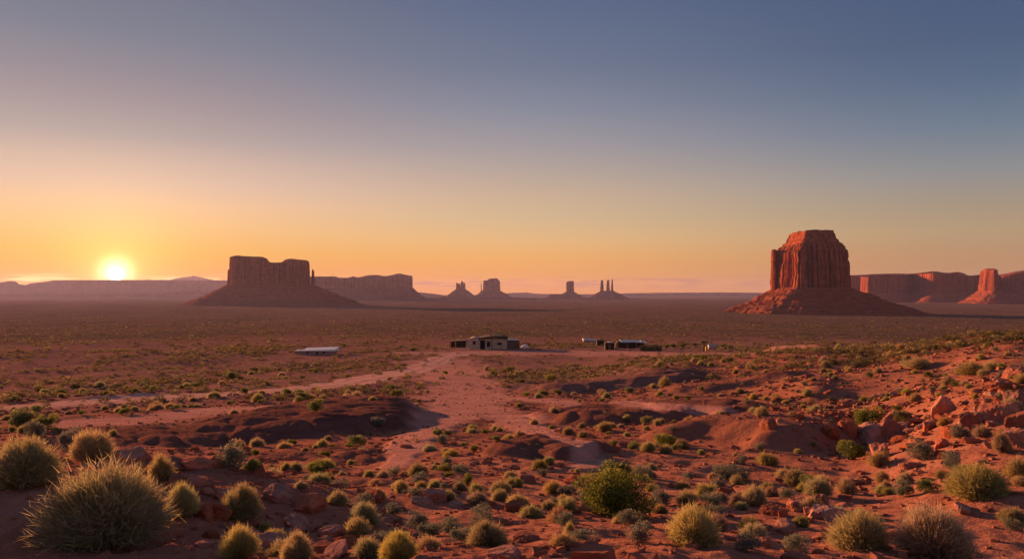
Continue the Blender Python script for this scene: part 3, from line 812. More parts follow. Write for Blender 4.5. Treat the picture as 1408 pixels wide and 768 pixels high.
def leafy(seed, n, lobes, h=.75, leaf=.02, low=.08):
    """leaf sprays through several uneven lobes; 1 m wide"""
    g = np.random.default_rng(seed); C = []
    for _ in range(lobes):
        a = g.uniform(0, 6.28); q = math.sqrt(g.uniform(0, 1)) * .34; s = g.uniform(.12, .24)
        C.append((math.cos(a) * q, math.sin(a) * q, g.uniform(.25, 1 - .5 * q) * h * .82, s))
    C = np.array(C); k = g.integers(0, lobes, n)
    d = g.normal(size=(n, 3)); d /= np.linalg.norm(d, axis=1)[:, None]
    rr = g.uniform(.35, 1.08, n) ** .6
    p = C[k, :3] + d * (C[k, 3] * rr)[:, None] * np.array([1, 1, .9]); p[:, 2] = np.clip(p[:, 2], low * g.uniform(0, 1, n), None)
    ax = d * .6 + g.normal(0, .6, (n, 3)) + np.array([0, 0, .5]); ax /= np.linalg.norm(ax, axis=1)[:, None]
    w = np.cross(ax, g.normal(size=(n, 3))); w /= np.linalg.norm(w, axis=1)[:, None] + 1e-9
    L = leaf * g.uniform(.7, 1.5, n)[:, None]; a_ = ax * L; b_ = w * L * .38
    V = np.stack([p - a_, p + b_, p + a_, p - b_], 1).reshape(-1, 3)
    i = np.arange(n) * 4
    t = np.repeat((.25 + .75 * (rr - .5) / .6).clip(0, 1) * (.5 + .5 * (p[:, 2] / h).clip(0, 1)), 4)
    return V, [np.stack([i, i + 1, i + 2, i + 3], 1)], t, np.repeat(g.uniform(0, 1, n), 4), C


def lim_mb(C, seed, r=.018):
    g = np.random.default_rng(seed); mb = MB()
    for x, y, z, s in C:
        p = np.array([x * .12, y * .12, -.03]); e = np.array([x, y, z]); m_ = (p + e) / 2 + g.normal(0, .03, 3)
        mb.tube(p, m_, r, r * .7, 5); mb.tube(m_, e, r * .7, r * .35, 5)
        for _ in range(4):
            f = g.normal(size=3); f /= np.linalg.norm(f); mb.tube(e - (e - m_) * g.uniform(0, .4), e + f * s * .8, r * .3, r * .1, 4)
    return mb


def mk(name, data, mtl):
    me = np_mesh(name, data[0], data[1], {'t': data[2], 'c': data[3]}); me.materials.append(mtl); return me


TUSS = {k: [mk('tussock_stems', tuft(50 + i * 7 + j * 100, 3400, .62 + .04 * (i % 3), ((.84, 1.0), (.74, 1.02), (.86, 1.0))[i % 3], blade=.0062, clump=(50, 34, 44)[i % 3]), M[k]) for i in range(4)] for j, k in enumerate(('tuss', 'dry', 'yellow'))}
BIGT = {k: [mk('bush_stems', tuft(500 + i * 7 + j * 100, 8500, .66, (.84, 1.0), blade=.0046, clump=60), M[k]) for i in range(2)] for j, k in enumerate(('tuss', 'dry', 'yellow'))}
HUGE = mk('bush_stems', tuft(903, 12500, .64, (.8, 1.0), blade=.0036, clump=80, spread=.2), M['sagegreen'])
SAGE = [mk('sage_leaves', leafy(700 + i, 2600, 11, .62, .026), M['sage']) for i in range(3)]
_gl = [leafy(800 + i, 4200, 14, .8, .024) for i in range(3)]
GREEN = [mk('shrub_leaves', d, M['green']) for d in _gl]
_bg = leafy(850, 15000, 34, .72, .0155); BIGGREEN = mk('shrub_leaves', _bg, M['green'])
TWIG = []
for i in range(2):
    q = twigs(60 + i, 70); me = bpy.data.meshes.new('bare_twigs'); me.from_pydata(q.v, [], q.f); me.materials.append(M['twig']); TWIG.append(me)
q = twigs(66, 190, .34, .52, .0036); HTWIG = bpy.data.meshes.new('bare_twigs'); HTWIG.from_pydata(q.v, [], q.f); HTWIG.materials.append(M['twig'])
LIMB = []
for i, d in enumerate(_gl):
    q = lim_mb(d[4], i); me = bpy.data.meshes.new('branches'); me.from_pydata(q.v, [], q.f); me.materials.append(M['bark']); LIMB.append(me)
q = lim_mb(_bg[4], 9, .012); BIGLIMB = bpy.data.meshes.new('branches'); BIGLIMB.from_pydata(q.v, [], q.f); BIGLIMB.materials.append(M['bark'])

PLACED = []        # x, y, radius of hand placed plants


def plant(px, py, wpx, hpx, kind, label, cat=None, group=None, big=False, huge=False):
    x, y, z = [float(v[0]) for v in at(px, py - 1.5)]
    d = math.hypot(x, y); K = d / F; w = wpx * K; h = hpx * K
    q_ = (y + w * .3) / y; x *= q_; y *= q_; z = float(H(np.array([x]), np.array([y]))[0]) ; PLACED.append((x, y, w * .5))
    name = {'tuss': 'grass_tussock', 'dry': 'grass_tussock', 'yellow': 'grass_tussock', 'sage': 'sagebrush', 'green': 'green_shrub'}[kind]
    cat = cat or {'grass_tussock': 'tussock', 'sagebrush': 'sagebrush', 'green_shrub': 'shrub'}[name]
    o = empty(name, (x, y, z - .02 * h), rng.uniform(0, 6.28)); tag(o, label, cat, group)
    kk = int(rng.integers(0, 100))
    if kind in TUSS:
        me = HUGE if huge else (BIGT[kind][kk % 2] if big else TUSS[kind][kk % 4]); base = .66; nm = 'stems'
        tw, tn = (HTWIG if huge else TWIG[kk % 2]), 'bare_twigs'
    elif kind == 'sage': me = SAGE[kk % 3]; base = .62; nm = 'foliage'; tw, tn = TWIG[kk % 2], 'bare_twigs'
    else:
        me = BIGGREEN if huge else GREEN[kk % 3]; base = .74; nm = 'foliage'; tw, tn = (BIGLIMB if huge else LIMB[kk % 3]), 'branches'
    for nme, m_ in ((nm, me), (tn, tw)):
        c = mobj(nme, m_, None, o); q2 = .95 if kind in TUSS else .92; c.scale = (w * q2, w * q2, h / base * q2)
    return o


HAND = [
    (145, 762, 198, 122, 'tuss', 'largest grey-green bush with bare pale twigs showing at its foot', 'bush', 'huge'),
    (33, 676, 100, 66, 'tuss', 'round pinkish-tipped bush on the bare knoll behind the largest bush', 'bush', 'big'),
    (126, 636, 66, 44, 'dry', 'bushy golden-edged tussock on the knoll crest before the pale boulder', None, 'big'),
    (96, 622, 40, 34, 'sage', 'grey sagebrush tucked against the golden-edged tussock on the knoll', None, ''),
    (26, 588, 52, 26, 'green', 'low green shrub at the far brow of the knoll', None, ''),
    (62, 594, 36, 26, 'green', 'narrow green shrub leaning out at the brow of the knoll', None, ''),
    (46, 603, 32, 26, 'sage', 'small round grey sagebrush below the green shrubs on the knoll brow', None, ''),
    (222, 664, 40, 38, 'dry', 'ball-shaped straw tussock directly below the flat-topped boulder', None, ''),
    (250, 716, 52, 48, 'yellow', 'yellow-green tussock pressed against the side of the largest bush', None, 'big'),
    (330, 718, 64, 52, 'tuss', 'dome tussock trailing grey stems over the broken slabs', None, 'big'),
    (322, 646, 54, 40, 'sage', 'grey sagebrush humped on the slope above the dome tussock', None, ''),
    (346, 655, 30, 24, 'green', 'dark green shrub at the downhill side of the humped sagebrush', None, ''),
    (328, 770, 62, 46, 'yellow', 'yellow-green tussock at the slab edge beside the pink dry one', None, 'big'),
    (408, 774, 50, 46, 'dry', 'pinkish dry tussock beside the yellow-green one on the slab edge', None, 'big'),
    (500, 726, 52, 36, 'tuss', 'dark dome tussock standing alone uphill of the bright round one', None, 'big'),
    (548, 771, 62, 44, 'yellow', 'bright yellow-green tussock at the front between slabs and bare soil', None, 'big'),
    (670, 752, 70, 42, 'tuss', 'wide spiky grey-green tussock behind the tilted red slab', None, 'big'),
    (783, 742, 22, 28, 'yellow', 'tiny golden tussock on bare soil near the big green shrub', None, ''),
    (843, 714, 124, 74, 'green', 'biggest leafy green shrub, spreading over the open red slope', None, 'huge'),
    (850, 668, 64, 46, 'green', 'tall bright green shrub rising just behind the biggest shrub', None, ''),
    (886, 664, 38, 24, 'sage', 'dark blue-grey sagebrush at the shoulder of the biggest shrub', None, ''),
    (955, 754, 88, 62, 'yellow', 'large golden-green tussock at the edge of the shaded bare soil', None, 'big'),
    (1182, 758, 94, 60, 'tuss', 'dark grey-green tussock, wide and low, next to the huge dry one', None, 'big'),
    (1285, 776, 112, 76, 'dry', 'huge straw-coloured tussock with wispy pink stems', None, 'big'),
    (1342, 690, 92, 48, 'tuss', 'long sloping grey-green tussock on the stony bank', None, 'big'),
    (1400, 660, 40, 34, 'yellow', 'yellow tussock on the bank above the long sloping one', None, ''),
    (1125, 684, 46, 30, 'tuss', 'rounded grey tussock behind the pale leaning boulder', None, ''),
    (1163, 680, 34, 22, 'dry', 'dry straw tussock hiding half behind the rounded grey one', None, ''),
    (1094, 670, 38, 28, 'tuss', 'olive tussock in a close row uphill of the rounded grey one', None, ''),
    (1078, 662, 30, 20, 'dry', 'small straw tussock at the end of the close row', None, ''),
    (1036, 698, 44, 32, 'yellow', 'glowing yellow tussock beside the upright red stones', None, ''),
    (1014, 698, 30, 20, 'dry', 'low pale tussock joined to the glowing yellow one', None, ''),
    (972, 686, 42, 26, 'yellow', 'yellowish tussock in the row behind the large golden-green one', None, ''),
    (944, 696, 40, 26, 'dry', 'pinkish dry tussock in the row behind the large golden-green one', None, ''),
    (1008, 664, 64, 26, 'sage', 'wide low blue-grey sagebrush at the foot of the red ridge', None, ''),
    (1055, 641, 38, 22, 'yellow', 'yellow-green tussock at the foot of the lit red ridge', None, ''),
    (1021, 640, 18, 15, 'sage', 'little blue-grey sagebrush next to the ridge-foot yellow tussock', None, ''),
    (1046, 623, 20, 15, 'sage', 'little blue-grey sagebrush part way up the red ridge', None, ''),
    (1170, 635, 38, 30, 'green', 'dark round green shrub in front of the boulder pile', None, ''),
    (1195, 588, 42, 36, 'green', 'tall dark green shrub above the biggest lit boulder', None, ''),
    (1266, 637, 44, 26, 'sage', 'grey sagebrush dome on the flat under the boulder pile', None, ''),
    (1208, 645, 36, 24, 'dry', 'pale straw tussock between grey sagebrush dome and dark round shrub', None, ''),
    (1213, 665, 22, 20, 'yellow', 'small bright tussock in the gap on the gravel flat', None, ''),
    (1245, 668, 24, 22, 'dry', 'small thin straw tussock on the gravel flat', None, ''),
    (1310, 646, 28, 22, 'sage', 'narrow grey sagebrush on the path of flat stones', None, ''),
    (1322, 606, 32, 20, 'sage', 'grey sagebrush under the slanted slabs', None, ''),
    (1350, 604, 26, 18, 'dry', 'straw tussock close under the slanted slabs', None, ''),
    (1378, 626, 28, 30, 'yellow', 'upright golden tussock at the corner of the slanted slabs', None, ''),
    (702, 672, 22, 20, 'yellow', 'upright yellow tussock on the middle of the open slope', None, ''),
    (687, 690, 30, 20, 'tuss', 'round olive tussock a step below the upright yellow one', None, ''),
    (615, 690, 32, 18, 'tuss', 'olive tussock midway between dark dome and round olive ones', None, ''),
    (642, 669, 24, 20, 'green', 'small dark green shrub on the open slope below the mound', None, ''),
    (520, 688, 28, 20, 'yellow', 'yellow tussock just uphill of the dark dome tussock', None, ''),
    (608, 612, 24, 14, 'sage', 'grey sagebrush in the bend of the sandy wash', None, ''),
    (615, 601, 15, 10, 'green', 'bright green shrub behind the sagebrush in the bend of the wash', None, ''),
    (682, 611, 14, 13, 'green', 'dark green shrub on the crest of the rounded mound', None, ''),
    (652, 624, 15, 13, 'green', 'dark green shrub on the near flank of the rounded mound', None, ''),
    (522, 590, 26, 13, 'sage', 'grey sagebrush on the broad dark clay mound', None, ''),
    (322, 524, 26, 14, 'green', 'dark round shrub alone on the flats beyond the road', None, ''),
    (1110, 548, 16, 15, 'yellow', 'yellow tussock among the red clods of the hillside', None, ''),
    (1262, 510, 40, 18, 'dry', 'broad pale tussock high on the hillside terrace', None, ''),
    (1335, 518, 42, 20, 'tuss', 'broad olive tussock on the hillside terrace above the boulders', None, ''),
    (783, 700, 26, 20, 'dry', 'straw tussock against the near edge of the biggest shrub', None, ''),
    (754, 704, 28, 18, 'yellow', 'small round yellow tussock a few steps before the biggest shrub', None, ''),
]
for px, py, w, h, k, lab, cat, sz in HAND:
    plant(px, py, w, h, k, lab, cat, None, sz == 'big', sz == 'huge')

# ------------------------------------------------------------------ rocks
def rock_mesh(seed, flat=.6, cuts=13, sub=4):
    import bmesh
    g = np.random.default_rng(seed); bm = bmesh.new(); bmesh.ops.create_icosphere(bm, subdivisions=sub, radius=1.0)
    D = np.array([v.co[:] for v in bm.verts]); Nn = g.normal(size=(cuts, 3)); Nn /= np.linalg.norm(Nn, axis=1)[:, None]
    Nn = np.vstack([Nn, [[0, 0, 1]]]); off = np.concatenate([g.uniform(.5, .95, cuts), [.62]])
    dp = D @ Nn.T; rr = np.where(dp > .05, off / np.maximum(dp, .05), 9).min(1); rr = np.minimum(rr, 1.15)
    P = D * rr[:, None]
    P = P + D * (.06 * vn3(P[:, 0] * 3.5 + seed, P[:, 1] * 3.5, P[:, 2] * 7, seed) + .03 * vn3(P[:, 0] * 11, P[:, 1] * 11, P[:, 2] * 18, seed + 1))[:, None]
    P = P * np.array([.5 / .8, .5 / .8 * g.uniform(.65, .95), .5 / .8 * flat]);
    P[:, :2] /= (P[:, 0].max() - P[:, 0].min()) * 1.0; P[:, 2] *= 1.0
    for v, p in zip(bm.verts, P): v.co = p
    me = bpy.data.meshes.new('rock'); bm.to_mesh(me); bm.free()
    for p in me.polygons: p.use_smooth = False
    return me


ROCKS = [rock_mesh(i, f) for i, f in enumerate((.75, .6, .45, .3, .55, .8, .35, .25))]
for i, me in enumerate(ROCKS): me.materials.append(M['rock'])
PROCKS = []
for i in (0, 1, 2):
    me = ROCKS[i].copy(); me.materials.clear(); me.materials.append(M['pale_rock']); PROCKS.append(me)
RP = []


def rock(px, py, wpx, hpx, label, var, pale=False, tilt=(9, -8), rz=None, name='boulder', cat='boulder'):
    x, y, z = [float(v[0]) for v in at(px, py - 1.0)]
    d = math.hypot(x, y); w = wpx * d / F; h = hpx * d / F
    q_ = (y + w * .25) / y; x *= q_; y *= q_; z = float(H(np.array([x]), np.array([y]))[0])
    me = (PROCKS[var % 3] if pale else ROCKS[var % 8]); o = mobj(name, me)
    o.location = (x, y, z + h * .13); o.rotation_euler = (rad(tilt[0]), rad(tilt[1]), rng.uniform(-.5, .5) if rz is None else rz)
    hz = max(v.co.z for v in me.vertices) * 2
    o.scale = (w, w, h / hz * 1.15); RP.append((x, y, w * .5)); tag(o, label, cat)
    return o


rock(178, 640, 52, 26, 'pale flat-topped boulder on the knoll edge behind the largest bush', 1, True)
rock(232, 646, 50, 20, 'low orange-topped boulder beside the pale flat-topped one', 2)
rock(268, 646, 40, 18, 'dark split boulder wedged behind the low orange-topped one', 4, tilt=(0, 12))
rock(295, 644, 30, 18, 'dark slab leaning away from the split boulder', 3, tilt=(0, 24))
rock(284, 714, 30, 22, 'dark blocky rock below the yellow-green tussock', 0)
rock(303, 716, 26, 22, 'wedge-shaped rock beside the dark blocky one', 5, tilt=(0, 20))
rock(342, 742, 66, 24, 'broad grey-red slab under the dome tussock', 6, tilt=(6, 8))
rock(370, 752, 54, 18, 'long flat slab below the broad grey-red one', 7, tilt=(4, 10))
rock(425, 706, 46, 28, 'dark blunt rock on the slab slope', 4)
rock(410, 730, 40, 16, 'thin upturned slab on the slope beneath the blunt rock', 3, tilt=(0, 28))
rock(452, 738, 36, 14, 'flat slab low on the slope near the dark dome tussock', 7)
rock(262, 668, 44, 18, 'flat broken red slab on the bare slope under the split boulder', 6, tilt=(4, 10))
rock(312, 690, 40, 16, 'flat red slab stepping down between two domed tussocks', 7, tilt=(3, 12))
rock(386, 690, 46, 22, 'jutting red ledge stone at the shoulder of the slab slope', 3, tilt=(2, 16))
rock(286, 682, 22, 12, 'lone orange-faced stone on bare slope', 2, tilt=(0, 15))
rock(724, 745, 36, 15, 'tilted red slab lying on open soil', 3, tilt=(0, -12))
rock(690, 768, 50, 16, 'grey-red slab half sunk in the front soil', 7)
rock(1135, 716, 48, 26, 'pale leaning boulder on the bare red flat', 1, True, (0, -12))
rock(1131, 702, 20, 28, 'upright red stone behind the pale leaning boulder', 5, tilt=(10, -18))
rock(1062, 709, 26, 14, 'red stone lying at the edge of the bare flat', 0)
rock(1076, 712, 14, 15, 'small upright orange stone at the edge of the bare flat', 5)
rock(1082, 724, 28, 9, 'flat thin stone in front of the small upright one', 3)
rock(1098, 746, 20, 7, 'dark flat stone on the shaded bare soil', 7)
rock(1112, 708, 18, 12, 'little orange stone between upright and pale boulders', 4)
rock(1197, 612, 40, 32, 'biggest lit boulder under the tall dark green shrub', 0, True, (0, 12))
rock(1222, 606, 34, 34, 'tall grey boulder leaning on the biggest lit boulder', 5, tilt=(0, 30))
rock(1211, 630, 30, 26, 'dark upright boulder below the biggest lit boulder', 4, tilt=(0, -10))
rock(1232, 582, 34, 20, 'flat dark boulder behind the tall grey one', 2)
rock(1298, 570, 32, 32, 'isolated pinnacle-shaped boulder catching the sun', 5, True)
rock(1140, 604, 26, 20, 'dark boulder at the ridge end near the boulder pile', 4, tilt=(0, 25))
rock(1166, 598, 26, 22, 'grey boulder beside the dark one at the ridge end', 1)
rock(1058, 591, 22, 18, 'round red boulder on the ridge flank', 0)
rock(1335, 588, 26, 24, 'orange-faced boulder at the foot of the slanted slabs', 5)
rock(1350, 584, 24, 22, 'stout boulder next to the orange-faced one', 0)
rock(1376, 576, 46, 24, 'long slanted slab in the rock bank', 3, tilt=(0, -26))
rock(1396, 560, 30, 26, 'blunt boulder on top of the slanted slab', 4, tilt=(0, -15))
rock(1404, 590, 46, 24, 'massive slanted slab at the lip of the rock bank', 6, tilt=(0, -24))
rock(1402, 616, 44, 26, 'big red block low in the rock bank', 1, tilt=(0, -18))
rock(1296, 616, 22, 16, 'orange stone on the gravel under the bank', 2)
rock(1312, 602, 24, 16, 'red stone below the sunlit pinnacle boulder', 0)
rock(1380, 540, 22, 16, 'dark red stone at the top of the rock bank', 5)
rock(1402, 524, 26, 20, 'red block crowning the rock bank', 0)

WHERE = [
    (lambda x, y: x < 430 and y > 652, 'on the slope of slabs by the largest bush'),
    (lambda x, y: x < 330 and y > 572, 'along the brow of the bare knoll'),
    (lambda x, y: x > 1120 and 530 < y < 642, 'among the boulders of the rock pile'),
    (lambda x, y: x > 930 and y > 640, 'on the gravel flat below the rock pile'),
    (lambda x, y: y > 715, 'in the front red soil of the open slope'),
    (lambda x, y: y > 640, 'on the open slope leading to the biggest shrub'),
    (lambda x, y: x > 930 and y > 508, 'on the red ridges under the sunlit hillside'),
    (lambda x, y: x > 930, 'high on the sunlit hillside before the great butte'),
    (lambda x, y: x > 490 and y > 552, 'around the rounded mound and sandy wash'),
    (lambda x, y: x < 490 and y > 540, 'on the dark clay ground this side of the road'),
    (lambda x, y: x < 560, 'on the flats beyond the dirt road'),
    (lambda x, y: True, 'on the flats between the wash and the house'),
]


def where(px, py):
    for f, s in WHERE:
        if f(px, py): return s


def sector(n, r0, r1, power=1.0, azr=(-34, 34)):
    u = rng.uniform(0, 1, n); r = (r0 ** power + u * (r1 ** power - r0 ** power)) ** (1 / power)
    a = np.radians(rng.uniform(azr[0], azr[1], n)); return r * np.sin(a), r * np.cos(a)


def clear_of(x, y, rad_, lst, f=1.0):
    ok = np.ones(len(x), bool)
    for a, b, q in lst: ok &= np.hypot(x - a, y - b) > (q + rad_) * f
    return ok


# ---- scattered rocks: the 200 that show largest are things, the pebbles are stuff
def scatter_rocks():
    x, y = sector(34000, 5, 120, .8); px, py = pix(x, y, H(x, y, False)); n = len(x)
    dens = np.full(n, .012)
    dens += .9 * np.exp(-((px - 370) / 80) ** 2 - ((py - 710) / 45) ** 2)
    dens += 1.1 * np.exp(-((px - 1230) / 120) ** 2 - ((py - 585) / 42) ** 2) + 1.5 * np.exp(-((px - 1400) / 50) ** 2 - ((py - 565) / 45) ** 2)
    dens += .12 * np.exp(-((px - 1200) / 150) ** 2 - ((py - 680) / 40) ** 2) + .2 * np.exp(-((px - 1130) / 130) ** 2 - ((py - 540) / 30) ** 2)
    dens += .10 * np.exp(-((px - 560) / 130) ** 2 - ((py - 700) / 30) ** 2)
    dens *= .3 + sst(pn2(x / 2.5, y / 2.5, 33), -.4, .7)
    dens *= 1 - .9 * sand_mask(x, y)
    dens *= 1 - .97 * ((px < 340) & (py < 652))
    keep = rng.uniform(0, 1, n) < dens
    x, y, px, py = x[keep], y[keep], px[keep], py[keep]; r = np.hypot(x, y)
    size = np.exp(rng.normal(math.log(.16), .55, len(x))) * (1 + .6 * sst(r, 12, 40)); size = np.minimum(size, .85)
    ok = clear_of(x, y, size * .4, RP) & clear_of(x, y, size * .3, PLACED, .8); x, y, px, py, r, size = [q[ok] for q in (x, y, px, py, r, size)]
    z = H(x, y); ok = visible(x, y, z + size * .4) & (px > 0) & (px < 1408) & (py < 775); x, y, px, py, r, size, z = [q[ok] for q in (x, y, px, py, r, size, z)]
    o_ = np.argsort(-size / r); k = 0
    for i in o_[:260]:
        v = int(rng.integers(0, 8)); o = mobj('rock', PROCKS[v % 3] if rng.uniform() < .1 else ROCKS[v]); s = float(size[i])
        o.location = (float(x[i]), float(y[i]), float(z[i]) + .04 * s); o.rotation_euler = (rng.normal(0, .22), rng.normal(0, .22), rng.uniform(0, 6.28)); o.scale = (s, s, s * rng.uniform(.7, 1.2))
        flat = v in (3, 6, 7, 2)
        sz = 'large' if s / r[i] > .022 else ('mid-sized' if s / r[i] > .013 else 'small')
        tag(o, '%s %s red rock %s' % (sz, 'slab-like' if flat else 'blocky', where(px[i], py[i])), 'rock', 'loose rocks on the desert ground')
    # pebbles and clods as one mass
    rest = o_[260:]
    xs, ys = sector(40000, 4.5, 85, .9); q = rng.uniform(0, 1, len(xs)) < .25 + .75 * sst(pn2(xs / 1.6, ys / 1.6, 35), -.1, .8); xs, ys = xs[q], ys[q]
    ss = np.exp(rng.normal(math.log(.025), .7, len(xs))) * (1 + np.hypot(xs, ys) / 18)
    xs = np.concatenate([xs, x[rest]]); ys = np.concatenate([ys, y[rest]]); ss = np.concatenate([ss, size[rest]])
    ss = np.minimum(ss, .4) * (1 - .6 * sand_mask(xs, ys)) * (1 - .6 * mound_field(xs, ys)[1]); zs = H(xs, ys)
    base = np.array([(-1, -1, -1), (1, -1, -1), (1, 1, -1), (-1, 1, -1), (-.7, -.8, .5), (.8, -.6, .7), (.6, .8, .45), (-.75, .7, .8)]) * .5
    fc = np.array([(4, 5, 6, 7), (0, 1, 5, 4), (1, 2, 6, 5), (2, 3, 7, 6), (3, 0, 4, 7)])
    n = len(xs); B = base[None] * (1 + rng.normal(0, .2, (n, 8, 3))) * np.array([1, .8, .6]); a = rng.uniform(0, 6.28, n); c, s_ = np.cos(a)[:, None], np.sin(a)[:, None]
    V = np.stack([B[..., 0] * c - B[..., 1] * s_, B[..., 0] * s_ + B[..., 1] * c, B[..., 2]], -1) * ss[:, None, None] + np.stack([xs, ys, zs + ss * .12], -1)[:, None]
    me = np_mesh('pebbles', V.reshape(-1, 3), [(fc[None] + (np.arange(n) * 8)[:, None, None]).reshape(-1, 4)])
    tag(mobj('pebbles', me, M['rock']), 'scattered red pebbles and clods over the desert soil', 'pebbles', kind='stuff')


scatter_rocks()


# ---- scattered plants: those that show largest are things, the rest of the scrub is stuff
def scatter_plants():
    global PLACED
    G = {'tuss': [], 'sage': [], 'green': []}
    x, y = sector(9000, 7, 130, .85); z = H(x, y, False); px, py = pix(x, y, z)
    _, sd, dk = H(x, y, False, True); r = np.hypot(x, y); az = np.degrees(np.arctan2(x, y))
    dens = .12 + .75 * sst(fb2(x / 4, y / 4, 44, 2), -.15, .6) + .12 * sst(r, 20, 10)
    hill = sst(az, 7, 18) * sst(r, 30, 50); dens = dens + 1.0 * hill
    dens *= (1 - .92 * sd) * (1 - .86 * dk) * (1 - .8 * np.exp(-((px - 1120) / 180) ** 2 - ((py - 740) / 40) ** 2)) * (1 - .9 * ((px < 330) & (py > 600)))
    keep = (rng.uniform(0, 1, len(x)) < dens * .5) & (px > -5) & (px < 1413) & (py < 765); x, y, r, px, py, hill = [q[keep] for q in (x, y, r, px, py, hill)]
    size = np.exp(rng.normal(math.log(.33), .36, len(x))) * (1 + .55 * sst(r, 20, 70)); size = np.clip(size * (1 - .3 * hill), .16, 1.15); size = np.minimum(size, .2 + .016 * r)
    ok = clear_of(x, y, size * .35, PLACED, .9) & clear_of(x, y, size * .2, RP, .8)
    x, y, r, px, py, hill, size = [q[ok] for q in (x, y, r, px, py, hill, size)]
    used = np.ones(len(x), bool); o_ = np.argsort(-size / r)
    kept = []
    for i in o_:                                           # keep plants apart
        if all((x[i] - x[j]) ** 2 + (y[i] - y[j]) ** 2 > (.42 * (size[i] + size[j])) ** 2 for j in kept[-700:]): kept.append(i)
    kept = np.array(kept); z = H(x, y); kept = kept[visible(x[kept], y[kept], z[kept] + size[kept] * .45)]
    cnt = {'tuss': 0, 'sage': 0, 'green': 0}; lim = {'tuss': 295, 'sage': 150, 'green': 110}; rest = []
    for i in kept:
        u = rng.uniform(); k = 'green' if u < (.0 if r[i] < 15 else .12 if r[i] < 25 else (.12 if hill[i] > .3 else .32)) else ('sage' if u < .34 else 'tuss')
        if cnt[k] >= lim[k]: rest.append(i); continue
        cnt[k] += 1; s = float(size[i]); loc = (float(x[i]), float(y[i]), float(z[i]) - .02 * s); w_ = where(px[i], py[i]); v = int(rng.integers(0, 12))
        sz = 'large' if s / r[i] > .024 else ('mid-sized' if s / r[i] > .014 else 'small')
        if k == 'tuss':
            kk = ('tuss', 'dry', 'yellow', 'yellow')[v % 4] if hill[i] > .3 else ('tuss', 'dry', 'yellow', 'tuss')[v % 4]
            o = mobj('grass_tussock', TUSS[kk][v // 3]); tag(o, '%s %s tussock %s' % (sz, {'tuss': 'olive-grey', 'dry': 'straw-coloured', 'yellow': 'golden-yellow'}[kk], w_), 'tussock', 'wild tussocks on the red ground')
        elif k == 'sage': o = mobj('sagebrush', SAGE[v % 3]); tag(o, '%s grey-leaved sagebrush %s' % (sz, w_), 'sagebrush', 'wild sagebrush on the red ground')
        else: o = mobj('green_shrub', GREEN[v % 3]); tag(o, '%s dark green leafy shrub %s' % (sz, w_), 'shrub', 'wild green shrubs on the red ground'); s *= 1.1
        o.location = loc; o.rotation_euler = (0, 0, rng.uniform(0, 6.28)); hh = rng.uniform(.8, 1.15); o.scale = (s * 1.1, s * 1.1, s * hh)
    # the mass of far scrub
    parts = [(x[rest], y[rest], size[rest])]
    for n, r0, r1, p, s0, dd in ((27000, 66, 230, 1.5, .56, .62), (34000, 180, 800, 1.35, .85, .62), (30000, 700, 2600, 1.2, 1.5, .6)):
        a, b = sector(n, r0, r1, p, (-36, 36)); _, sd, dk = H(a, b, False, True); rr = np.hypot(a, b); az = np.degrees(np.arctan2(a, b))
        d = dd * (.12 + 1.05 * sst(fb2(a / 26, b / 40, 46, 3) + .5 * pn2(a / 7, b / 7, 47), -.2, .5)) * (1 - .9 * sd) * (1 - .85 * dk) + .24 * sst(az, 7, 18) * sst(rr, 170, 100)
        kk = rng.uniform(0, 1, n) < d; a, b = a[kk], b[kk]; s = s0 * .9 * np.exp(np.clip(rng.normal(0, .5, len(a)), -1.1, .75)); parts.append((a, b, s))
    X = np.concatenate([p[0] for p in parts]); Y = np.concatenate([p[1] for p in parts]); Sz = np.concatenate([p[2] for p in parts]); R_ = np.hypot(X, Y)
    keepm = np.ones(len(X), bool)
    for (a, b, q) in KEEPOUT: keepm &= np.hypot(X - a, Y - b) > q
    X, Y, Sz, R_ = X[keepm], Y[keepm], Sz[keepm], R_[keepm]; Z = H(X, Y)
    VV, FF, TT, CC = [], [], [], []; base = 0
    for lo, hi, nl, lf in ((0, 90, 110, .085), (90, 230, 56, .12), (230, 700, 22, .19), (700, 1e9, 9, .34)):
        i = np.where((R_ >= lo) & (R_ < hi))[0]; n = len(i)
        if not n: continue
        d = rng.normal(size=(n, nl, 3)); d /= np.linalg.norm(d, axis=2)[..., None]; d[..., 2] = np.abs(d[..., 2])
        q = rng.uniform(.3, 1, (n, nl)) ** .5
        p = d * q[..., None] * np.array([.5, .5, .55]) * rng.uniform(.75, 1.2, (n, 1, 3))
        ax = d + rng.normal(0, .5, d.shape); ax /= np.linalg.norm(ax, axis=2)[..., None]; w = np.cross(ax, rng.normal(size=d.shape)); w /= np.linalg.norm(w, axis=2)[..., None] + 1e-9
        L = lf * rng.uniform(.6, 1.3, (n, nl, 1)); A_ = ax * L; B_ = w * L * .45
        V = np.stack([p - A_, p + B_, p + A_, p - B_], 2) * Sz[i][:, None, None, None] + np.stack([X[i], Y[i], Z[i]], -1)[:, None, None]
        m_ = n * nl; k = np.arange(m_) * 4 + base; FF.append(np.stack([k, k + 1, k + 2, k + 3], 1)); base += m_ * 4
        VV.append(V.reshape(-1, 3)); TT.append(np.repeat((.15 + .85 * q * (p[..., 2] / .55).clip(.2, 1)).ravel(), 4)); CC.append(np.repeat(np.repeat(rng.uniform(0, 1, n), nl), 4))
    me = np_mesh('desert_scrub', np.concatenate(VV), [np.concatenate(FF)], {'t': np.concatenate(TT), 'c': np.concatenate(CC)})
    tag(mobj('desert_scrub', me, M['scrub']), 'low olive desert scrub dotting the flats out to the buttes', 'scrub', kind='stuff')


KEEPOUT = []

